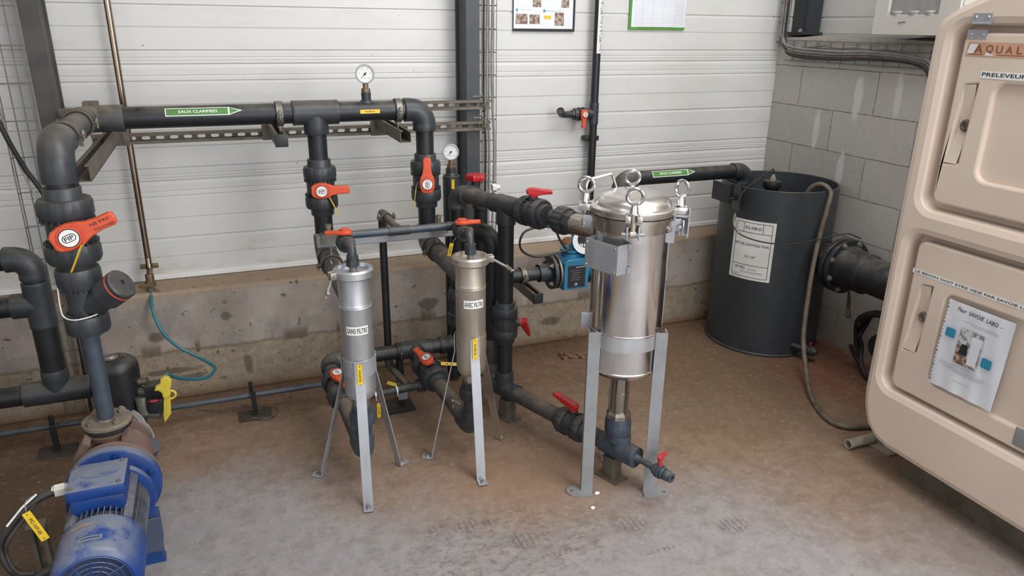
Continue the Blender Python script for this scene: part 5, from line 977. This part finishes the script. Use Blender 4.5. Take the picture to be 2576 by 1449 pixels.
mb = MB(); mb.prism([(-.034, .036), (-.028, .052), (-.012, .062), (-.008, .080), (.004, .088), (.018, .084), (.026, .070), (.024, .050), (.016, .034), (.018, .018), (.008, .0), (-.010, .006), (-.012, .026), (-.022, .036)], o_, U, W, .022, .006); mb.tube([o_+U*(.014+.018*math.cos(2*math.pi*i/20))+W*(.012+.016*math.sin(2*math.pi*i/20)) for i in range(20)], .0045, 8, True); t.part('handle', mb, 'yellow_soft')
mb = MB(); mb.prism([(-.008, .004), (.014, .004), (.008, -.062), (-.012, -.088), (-.018, -.098), (-.018, -.060)], o_, U, W, .010, .003); t.part('blade', mb, 'yellow_soft')
cable('teal hose hanging in a bow from the wall tap down to the yellow spray gun', [(-.326, 3.235, .50), (-.325, 3.15, .455), (-.30, 3.10, .37), (-.25, 3.08, .30), (-.18, 3.06, .25), (-.125, 3.02, .22), (-.115, 2.98, .213), (-.15, 2.90, .22), (-.22, 2.78, .285), (-.262, 2.64, .375)], .007, 'hose_teal', name='hose', cat='hose', seg=10, n=10)
mb = MB(); ctr = V(-.355, 2.52, .26); pts = []
for k in range(3):
    for i in range(14): th = 2*math.pi*i/14; pts.append(ctr+V(.014*math.cos(th)+.034*math.sin(th)*-.55, .01*k-.02*math.cos(th), .042*math.sin(th)+.006*k*math.cos(th)))
pts += [ctr+V(.03, 0, -.03), ctr+V(.035, -.01, -.06), ctr+V(.01, -.02, -.085)]
mb.tube(smooth(pts, 3), .0036, 6); single('coiled_cable', 'small bundle of white-grey cable tied behind the pump flange', 'cable', mb, 'cable_grey')
# blue-ish fitting under the vessel
mb = MB(); mb.cyl((-.37, 2.50, .12), (-.33, 2.47, .20), .035); mb.cyl((-.37, 2.50, .10), (-.37, 2.50, .0), .03); single('suction_fitting', 'dusty blue-grey suction fitting behind the pump under the white cable', 'fitting', mb, 'pvc_blue')
# big pipes at the left edge
lp = Thing('left_pipework', 'thick dark PVC pipes with elbow and tee coming in from the left edge', 'pipe', (-.655, 2.9, .25)); x, y, r_ = -.655, 2.9, .037
mb = MB(); elbow(mb, (x, y, .772), (-1, 0, .0), (0, 0, -1), r_, .075, n=12, bend=1.5); lp.part('elbow', mb, 'pvc_fit')
mb = MB(); pipe(mb, (-2.2, y, .772), (x, y, .772), r=r_); lp.part('pipe', mb, 'pvc')
mb = MB(); pipe(mb, (x, y, .772), (x, y, .60), r=r_); lp.part('pipe', mb, 'pvc')
mb = MB(); tee(mb, (x, y, .60), (0, 0, 1), (-1, 0, 0), r_, .085, .085); lp.part('tee', mb, 'pvc_fit')
mb = MB(); pipe(mb, (-2.2, y, .60), (x, y, .60), r=r_); lp.part('pipe', mb, 'pvc')
mb = MB(); pipe(mb, (x, y, .60), (x, y, .255), r=r_+.004); lp.part('pipe', mb, 'black')
mb = MB(); tee(mb, (x, y, .255), (1, 0, 0), (0, 0, 1), r_, .11, .09); lp.part('tee', mb, 'pvc_fit')
mb = MB(); pipe(mb, (-2.2, y, .255), (-.49, y, .255), r=r_); lp.part('pipe', mb, 'black')
# thin floor pipe on little stands
mb = MB(); mb.cyl((-2.2, 2.955, .085), (.32, 2.955, .085), .0115, seg=16); single('floor_pipe', 'thin blue-grey pipe running just above the floor along the plinth', 'pipe', mb, 'pvc_blue')
for (sx, sy, lb) in ((.02, 2.93, 'right of the yellow spray gun'), (-.70, 2.90, 'at far left below the thick pipes')):
    t = Thing('pipe_stand', 'little T-shaped stand for the thin floor pipe '+lb, 'support', (sx, sy, 0)); mb = MB(); mb.box((sx, sy, .004), (.13, .085, .008), bev=.002); t.part('foot_plate', mb, 'plate_dark'); mb = MB(); mb.box((sx, sy-.002, .06), (.020, .016, .11)); mb.box((sx-.006, sy+.028, .115), (.016, .012, .06)); t.part('post', mb, 'black'); mb = MB(); mb.lathe([(-.008, .0135), (.008, .0135)], (sx, 2.955, .085), (1, 0, 0), 16); mb.box((sx, 2.94, .098), (.016, .03, .006)); t.part('strap', mb, 'galv_dirty')
mb = MB(); mb.tube(smooth([(.0, 2.90, .010), (.06, 2.87, .012), (.10, 2.90, .010), (.11, 2.95, .010), (.05, 2.99, .012), (-.05, 3.03, .010), (-.13, 3.02, .008), (-.2, 3.06, .006)], 6), .003, 6); single('loose_wire', 'rusty loose wire curled around the foot of the small pipe stand', 'wire', mb, 'hose_brown')
# steel water tube with tap
t = Thing('water_tube', 'shiny stainless tube running down the wall to a small tap with teal hose', 'pipe', (-.325, 3.25, .5))
mb = MB(); mb.cyl((-.325, 3.30, .60), (-.325, 3.34, 3.9), .0125, seg=20); mb.tube(smooth([(-.325, 3.30, .62), (-.325, 3.29, .58), (-.325, 3.265, .56), (-.325, 3.25, .55)], 4), .0125, 14); t.part('tube', mb, 'tube_steel')
mb = MB(); mb.cyl((-.325, 3.25, .565), (-.325, 3.245, .535), .017); hexnut(mb, (-.325, 3.245, .537), (-.325, 3.243, .515), .021); mb.cyl((-.325, 3.243, .517), (-.325, 3.238, .49), .013); hexnut(mb, (-.325, 3.24, .505), (-.325, 3.237, .492), .018); t.part('tap_body', mb, 'brass')
mb = MB(); mb.cyl((-.325, 3.243, .525), (-.325, 3.215, .525), .006); mb.box((-.302, 3.212, .505), (.075, .003, .009), X=(1, 0, -1)); mb.box((-.345, 3.213, .527), (.045, .004, .014), bev=.001); t.part('tap_lever', mb, 'brass')
mb = MB(); mb.box((-.325, 3.30, .585), (.07, .012, .02), bev=.003); t.part('bracket', mb, 'brass')

# ================================================================== WALL ITEMS
pw = Thing('drinking_water_pipe', 'slim black water pipe down the right part of the wall with white lettered band', 'pipe', (1.757, 3.32, .6)); px_, py_, r_ = 1.757, 3.325, .0195
mb = MB(); mb.cyl((px_, py_, .56), (px_, py_, 3.9), r_, seg=24); body = pw.part('pipe', mb, 'pvc')
mb = MB(); tee(mb, (px_, py_, 1.149), (0, 0, 1), (-1, -.0, 0), r_, .052, .045); pw.part('tee', mb, 'pvc_fit')
mb = MB(); mb.box((px_, py_+.025, 1.026), (.075, .045, .024), bev=.003); mb.lathe([(1.018, r_+.003), (1.034, r_+.003)], (px_, py_, 0), (0, 0, 1), 20); pw.part('pipe_clip', mb, 'black')
wp = cylwarp((px_, py_, 1.63), (0, 0, 1), (.0, -1, 0), r_, 'c'); mb = MB(); mb.patch(wp, -.010, .026, -.195, .195, 8, .0006); mb.mi = 1
for y_ in (-.19, -.065, .07):
    mb.text('EAU POTABLE', (0, 0, 0), (0, 1, 0), (1, 0, 0), .0165, .115, .0010, warp=lambda a, b, l, y_=y_: wp(.008-b, a+y_+.062, l))
pw.part('label_band', mb, ['white', 'ink'], body)
mb = MB(); mb.tube(smooth([(1.66, py_, 1.149), (1.61, py_, 1.149), (1.575, py_-.012, 1.153), (1.555, py_-.04, 1.170)], 6), .0165, 16); pw.part('spout', mb, 'pvc_fit'); mb = MB(); p_ = V(1.555, py_-.04, 1.170); d_ = V(-.4, -.6, .45).normalized(); mb.lathe([(-.006, .018), (.004, .019), (.004, .014), (-.004, .013), (-.004, 0)], p_, d_, 20, caps=False); pw.part('spout_end', mb, 'black')
valve('small ball valve with orange handle hanging down on the slim black water pipe', (1.685, py_, 1.149), (-1, 0, 0), (.0, -1, .05), (-.08, 0, -1), .0165, .105, 1.8, hs=1.35, standoff=.03)
# sheets on the wall
def sheet(label, x0, x1, z0, z1, y, frame_m, kind):
    t = Thing('wall_notice', label, 'notice', ((x0+x1)/2, y, z0)); cx, cz, w_, h = (x0+x1)/2, (z0+z1)/2, x1-x0, z1-z0; U, W = (1, 0, 0), (0, 0, 1)
    mb = MB(); mb.box((cx, y, cz), (w_, .004, h)); t.part('frame', mb, frame_m); mb = MB(); o = V(cx, y-.0025, cz); a = .012
    mb.prism([(-w_/2+(a if kind else .002), -h/2+a), (w_/2-(.0 if kind else a), -h/2+a), (w_/2-(.0 if kind else a), h/2-a), (-w_/2+(a if kind else .002), h/2-a)], o, U, W, .001)
    def rc(x0, x1, y0, y1, mi, l=.0008): mb.mi = mi; mb.q([o+V(a_, -l, b_) for a_, b_ in ((x0, y0), (x1, y0), (x1, y1), (x0, y1))], [(0, 1, 2, 3)])
    if not kind:   # printed instructions with little photographs
        rc(-.147, -.087, -.085, -.04, 1); rc(-.078, -.025, -.084, -.042, 1); rc(.052, .10, -.091, -.032, 1); rc(-.062, -.020, -.010, .03, 1); rc(.085, .125, -.01, .03, 1)
        rc(-.004, .033, -.062, -.046, 2); rc(-.146, -.136, -.030, -.018, 3); rc(-.008, .003, -.032, -.020, 3); rc(-.146, -.136, .04, .052, 3); rc(-.008, .003, .04, .052, 3)
        mb.mi = 4; mb.text('Nettoyer le filtre', o+V(-.10, -.0008, -.022), U, W, .004, .05); mb.text('Refermer la vanne et rincer', o+V(.045, -.0008, -.025), U, W, .004, .08); mb.text('Ouvrir le couvercle', o+V(-.10, -.0008, .046), U, W, .004, .055); mb.text('Controler', o+V(.03, -.0008, .046), U, W, .004, .04); mb.text('MODE OPERATOIRE', o+V(0, -.0008, .085), U, W, .010, .14)
        return t.part('sheet', mb, ['paper', 'photo_brown', 'yellow', 'teal_sticker', 'ink_grey'])
    mb.mi = 1
    for i in range(20): z = -.095+.0095*i; rc(-.135, .145, z, z+.0006, 1)
    for x in (-.135, -.09, -.03, .03, .10, .145): rc(x, x+.0006, -.095, .085, 1)
    rc(-.11, .10, -.104, -.1025, 2); mb.mi = 2; mb.text('FICHE DE SUIVI', o+V(0, -.0008, .097), U, W, .008, .1)
    return t.part('sheet', mb, ['paper', 'ink_grey', 'ink'])
sheet('printed instruction sheet with small photos and a black frame on the wall', 1.338, 1.655, 1.532, 1.765, 3.372, 'ink', 0)
sheet('ruled log sheet in a green frame on the wall', 1.952, 2.275, 1.545, 1.775, 3.372, 'green_frame', 1)
# white box on the right wall
wb = Thing('wall_cabinet', 'pale grey cabinet with a dark window mounted on the block wall', 'cabinet', (2.83, 2.42, 1.537))
mb = MB(); mb.prism([(-2.627, 1.538), (-2.213, 1.538), (-2.213, 2.1), (-2.627, 2.1)], (2.762, 0, 0), (0, -1, 0), (0, 0, 1), .02, .002, [[(-2.555, 1.619), (-2.305, 1.619), (-2.305, 2.03), (-2.555, 2.03)]]); mb.box((2.91, 2.42, 1.82), (.285, .414, .564)); wb.part('housing', mb, 'box_white')
mb = MB(); mb.box((2.7665, 2.43, 1.825), (.003, .26, .42)); wb.part('window', mb, 'window_grey'); mb = MB(); mb.tube(smooth([(2.749, 2.49, 1.586), (2.748, 2.475, 1.589), (2.749, 2.455, 1.590)], 3), .0015, 5); wb.part('scratch', mb, 'ink')
for y_ in (2.515, 2.43, 2.35): mb = MB(); mb.cyl((2.768, y_, 1.619), (2.768, y_, 1.628), .020); mb.cyl((2.768, y_, 1.627), (2.768, y_, 1.634), .024); wb.part('round_knob', mb, 'knob_grey')
# round orange cap on the ledge, rag on the floor, chips
mb = MB(); mb.lathe([(0, .026), (.008, .033), (.022, .033), (.036, .022), (.040, 0)], (1.62, 3.28, LZ), (0, 0, 1), 24, caps=False); single('orange_plug', 'small round orange cap lying on the concrete ledge behind the bag filter', 'cap', mb, 'silt')
random.seed(11)
import bmesh
def lump(c, s, rnd=.25, sub=3):
    bm = bmesh.new(); bmesh.ops.create_icosphere(bm, subdivisions=sub, radius=1); mb = MB()
    from mathutils import noise
    vs = []
    for v in bm.verts: k = 1+rnd*noise.noise(v.co*1.7+V(c)*13); vs.append(V(c)+V(v.co.x*s[0]*k, v.co.y*s[1]*k, max(v.co.z, -.3)*s[2]*k))
    mb.q(vs, [tuple(v.index for v in f.verts) for f in bm.faces]); bm.free(); return mb
mb = lump((1.50, 3.01, .006), (.035, .03, .018), .8); m2 = lump((1.565, 2.99, .006), (.032, .025, .018), .8); mb.q(m2.v, m2.f); single('floor_rag', 'crumpled brown rag on the floor in front of the plinth', 'rag', mb, 'debris')
for (x, y, s, lb) in ((1.108, 1.935, .010, 'white chip on the floor beside the left foot of the bag filter'), (1.055, 1.865, .008, 'white chip on the floor in front of the bag filter')):
    single('stone_chip', lb, 'debris', lump((x, y, .003), (s, s*.7, s*.7), .5, 2), 'white')
# stub pipe, channel ends and plate edge by the cabinet
t = Thing('stub_pipe', 'short dusty pipe stub sticking out from under the cream cabinet', 'pipe', (2.25, 1.845, .0)); a = V(2.17, 1.850, .022); d_ = V(1, .03, 0).normalized()
mb = MB(); mb.lathe([(0, .015), (.0, .020), (.012, .020), (.013, .018), (.02, .018), (.021, .0185), (.16, .0185)], a, d_, 24, caps=False); mb.lathe([(0, .015), (.05, .015), (.05, 0)], a, d_, 20, caps=False); t.part('pipe', mb, 'stub')
mb = MB(); mb.prism([(-.025, 0), (.03, 0), (.02, .05), (-.015, .055)], (2.315, 1.845, 0), (0, 1, 0), (0, 0, 1), .004, 0, [circ(0, .028, .005)]); mb.box((2.34, 1.80, .003), (.12, .10, .005)); mb.prism([(-.02, 0), (.03, 0), (.02, .04)], (2.355, 1.79, 0), (.6, -1, 0), (0, 0, 1), .004, 0, [circ(.008, .014, .004)]); t.part('angle_bracket', mb, 'stub')
mb = MB(); mb.prism([(0, 0), (.16, -.05), (.18, .05), (.05, .08)], (2.20, 1.12, .03), (1, .0, 0), (0, 1, 0), .004); mb.prism([(0, 0), (.06, .0), (.06, .028), (0, .028)], (2.20, 1.115, 0), (.4, 1, 0), (0, 0, 1), .004); single('sheet_metal_offcut', 'bent beige sheet corner on the floor below the cream cabinet', 'offcut', mb, 'stub')

# ================================================================== CREAM SAMPLER CABINET
cb = Thing('sampler_cabinet', 'large cream moulded plastic cabinet with two doors at the right edge', 'cabinet', (2.45, 1.2, .1)); FX = 2.135
body_o = [(-1.800, .30), (-1.792, .24), (-1.765, .17), (-1.715, .130), (-1.66, .118), (-.56, .118), (-.50, .15), (-.47, .22), (-.46, 1.55), (-.50, 1.62), (-.70, 1.70), (-.95, 1.755), (-1.13, 1.765), (-1.35, 1.75), (-1.55, 1.70), (-1.72, 1.632), (-1.775, 1.598), (-1.795, 1.56)]
def P2(y, z): return (-y, z)
recU = rrect(-1.722, -.56, 1.005, 1.572, .045, 5); recL = rrect(-1.735, -.56, .345, .915, .045, 5)
mb = MB(); mb.prism(body_o, (FX+.045, 0, 0), (0, -1, 0), (0, 0, 1), .09, .026, [recU, recL]); shell_ = cb.part('shell', mb, 'cream')
mb = MB(); sc_ = [(x*.985-.017, z) for x, z in body_o]; mb.prism(body_o, (FX+.26, 0, 0), (0, -1, 0), (0, 0, 1), .40, .03); cb.part('shell_rear', mb, 'cream')
def door(y0, y1, z0, z1, gy, gz0, gz1, lockz, panel, lab, m_lock):
    """door slab with a sunken grip and a sunken panel; y0 is its far (left) edge"""
    d = -.0; mb = MB(); grip = [(-gy-.012, gz1), (-gy+.034, gz1), (-gy+.012, (gz0+gz1)/2), (-gy+.012, gz0), (-gy-.036, gz0), (-gy-.018, (gz0*.55+gz1*.45))]
    grip = [(-gy-.006, gz1), (-gy+.032, gz1+.004), (-gy+.028, lockz+.028), (-gy+.022, gz0), (-gy-.026, gz0-.004), (-gy-.014, lockz)]
    mb.prism(rrect(-y0, -y1, z0, z1, .03, 5), (FX+.028, 0, 0), (0, -1, 0), (0, 0, 1), .032, .008, [grip[::-1], panel]); dr = cb.part('door', mb, 'cream', None, lab)
    mb = MB(); mb.prism([(-y0+.001, z0+.012), (-y1-.012, z0+.012), (-y1-.012, z1-.012), (-y0+.001, z1-.012)], (FX+.045, 0, 0), (0, -1, 0), (0, 0, 1), .03); c_ = V(FX+.03, gy, lockz)
    # sloping floor of the grip, a folded ramp
    g0 = V(FX+.030, gy, 0); vs = [V(FX+.012, gy+.01, gz1), V(FX+.012, gy-.03, gz1+.004), V(FX+.029, gy+.012, lockz+.02), V(FX+.029, gy-.026, lockz+.02), V(FX+.029, gy+.014, lockz-.02), V(FX+.029, gy-.022, lockz-.02), V(FX+.012, gy+.034, gz0-.002), V(FX+.012, gy-.018, gz0-.002)]
    mb.q(vs, [(0, 1, 3, 2), (2, 3, 5, 4), (4, 5, 7, 6)]); cb.part('door_inner', mb, 'cream', dr)
    mb = MB(); q = V(FX+.02, gy-.012, lockz); mb.lathe([(0, .020), (-.008, .019), (-.011, .013), (-.011, .0)], q+V(.012, 0, 0), (1, 0, 0), 8, caps=False) if False else mb.lathe([(0, .020), (.008, .018), (.010, .012), (.006, .010), (.006, 0)], q+V(.01, 0, 0), (-1, .1, 0), 10, caps=False); cb.part('lock', mb, m_lock, dr); return dr
pU = rrect(-1.560, -.72, 1.125, 1.412, .035, 5); pL = rrect(-1.568, -.72, .475, .755, .035, 5); pL = rrect(-1.566, -1.22, .430, .752, .03, 5)
dU = door(1.690, .575, 1.030, 1.553, 1.648, 1.165, 1.402, 1.281, pU, 'upper door', 'galv_dirty')
dL = door(1.703, .575, .360, .898, 1.652, .515, .752, .640, pL, 'lower door', 'galv')
for z_, y_, par in ((1.592, 1.635, None), (1.548, 1.650, dU)):
    mb = MB(); f0 = FX-.001 if par is None else FX+.011; mb.box((f0, y_, z_), (.003, .062, .026 if par else .030)); hg = cb.part('hinge_plate', mb, 'bracket_steel', par)
    if par is None:
        mb = MB(); mb.tube([(f0-.002, y_-.025, z_-.014), (f0-.002, y_+.025, z_-.014)], .004, 8)
        for k in (-1, 1): mb.lathe([(0, .005), (.003, .003)], (f0-.0015, y_+.02*k, z_+.004), (-1, 0, 0), 10)
        cb.part('hinge_pin', mb, 'bracket_steel', hg)
    else:
        mb = MB()
        for k in (-1, 1): mb.lathe([(0, .005), (.003, .003)], (f0-.0015, y_+.02*k, z_), (-1, 0, 0), 10)
        cb.part('hinge_screw', mb, 'bracket_steel', par)
UY, UZ = V(0, -1, 0), V(0, 0, 1); fx = FX+.0118
mb = MB(); mb.q([V(fx-.001, y, z) for y, z in ((1.675, 1.486), (1.22, 1.486), (1.22, 1.526), (1.672, 1.526))], [(0, 1, 2, 3)]); mb.mi = 1
o_ = V(fx-.0016, 0, 1.507)
mb.text('A', V(fx-.0016, 1.635, 1.508), UY, UZ, .026, .028); x_ = 1.600
for s, dw in (('Q', .026), ('U', .022), ('A', .024), ('L', .018), ('Y', .022), ('S', .018), ('E', .018)): mb.text(s, V(fx-.0016, x_, 1.507), UY, UZ, .021 if s != 'Q' else .025, dw*.9); x_ -= .0305
for y0, y1 in ((1.665, 1.618), (1.575, 1.36)): mb.q([V(fx-.0014, y, z) for y, z in ((y0, 1.4905), (y1, 1.4905), (y1, 1.4925), (y0, 1.4925))], [(0, 1, 2, 3)])
mb.mi = 2; mb.q([V(fx-.0013, y, z) for y, z in ((1.671, 1.494), (1.650, 1.494), (1.637, 1.521), (1.664, 1.521))], [(0, 1, 2, 3)]); mb.q([V(fx-.0013, y, z) for y, z in ((1.612, 1.489), (1.586, 1.489), (1.590, 1.499), (1.608, 1.498))], [(0, 1, 2, 3)])
cb.part('name_sign', mb, ['copper_sign', 'copper_letter', 'white'], dU)
def strip(par, txt, y0, y1, z, h, slope=0., pm='white'):
    mb = MB(); U = (UY+V(0, 0, slope)).normalized(); o_ = V(fx-.0008, (y0+y1)/2, z); L = abs(y0-y1); mb.prism([(-L/2, -h/2), (L/2, -h/2), (L/2, h/2), (-L/2, h/2)], o_, U, UZ, .0006); mb.mi = 1; mb.text(txt, o_+V(-.0004, 0, 0), U, UZ, h*.62, L*.97); return cb.part('label_strip', mb, ['white', 'ink'], par)
strip(dU, 'PRELEVEUR AUTOMATIQUE', 1.612, 1.26, 1.435, .021)
strip(dL, 'LE BIDON DOIT ETRE VIDE PAR SAVOIE LABO APRES CHAQUE PRELEVEMENT', 1.703, .98, .792, .015)
# paper in a punched sleeve on the lower door
U = (UY+V(0, 0, -.012)).normalized(); W = V(0, 0, 1)+UY*.03; W.normalize(); o_ = V(fx-.004, 1.440, .592); mb = MB(); n = 16; vs = []
for j in range(n+1):
    for i in range(n+1): u_, v_ = -.112+.224*i/n, -.150+.300*j/n; vs.append(o_+U*u_+W*v_+V(-.0022*(1+math.sin(u_*95+v_*14))*(.75-v_*2.4)*.8, 0, 0))
mb.q(vs, [(j*(n+1)+i, j*(n+1)+i+1, (j+1)*(n+1)+i+1, (j+1)*(n+1)+i) for j in range(n) for i in range(n)])
O2 = o_-V(.0065, 0, 0); mb.mi = 1; mb.text('Pour  SAVOIE  LABO  -', O2+W*.128+U*.004, (U-W*.04), W+U*.12, .014, .150)
mb.mi = 2
for i, (x, y, l) in enumerate(((.012, .098, .12), (.03, .092, .09), (-.02, -.056, .13), (-.01, -.064, .16), (0, -.070, .15), (.01, -.076, .10), (.0, -.105, .06))): mb.prism([(x-l/2, y-.0006), (x+l/2, y-.0006), (x+l/2, y+.0006), (x-l/2, y+.0006)], O2, U, W, .0003)
for i in range(22): mb.prism(circ(-.108, -.135+.0129*i, .0025 if i % 4 else .004, 8), O2+V(.002, 0, 0), U, W, .0003)
mb.mi = 3; mb.prism([(-.045, -.045), (.035, -.045), (.035, .075), (-.045, .075)], O2, U, W, .0004)
mb.mi = 4; mb.prism([(-.045, -.045), (.01, -.045), (-.018, .01), (-.045, .02)], O2-V(.0004, 0, 0), U, W, .0003); mb.mi = 1; mb.prism([(-.035, -.01), (-.005, -.01), (-.008, .025), (-.03, .025)], O2-V(.0008, 0, 0), U, W, .0003)
mb.mi = 0; mb.prism([(.0, -.035), (.03, -.035), (.032, .06), (-.002, .06)], O2-V(.0008, 0, 0), U, W, .0003)
mb.mi = 5; mb.prism(rrect(-.093, -.060, .030, .060, .005, 3), O2-V(.001, 0, 0), U, W, .0003); mb.prism(rrect(.045, .078, -.022, .010, .005, 3), O2-V(.001, 0, 0), U, W, .0003)
cb.part('paper_sheet', mb, ['paper', 'ink', 'ink_grey', 'photo_grey', 'photo_brown', 'teal_sticker'], dL)
mb = MB(); mb.box((fx-.001, 1.215, .405), (.003, .07, .06), bev=.001); cb.part('grey_plate', mb, 'paint_grey', dL)
mb = MB(); mb.box((2.40, 1.15, .055), (.36, 1.0, .11)); cb.part('plinth', mb, 'galv_dirty')
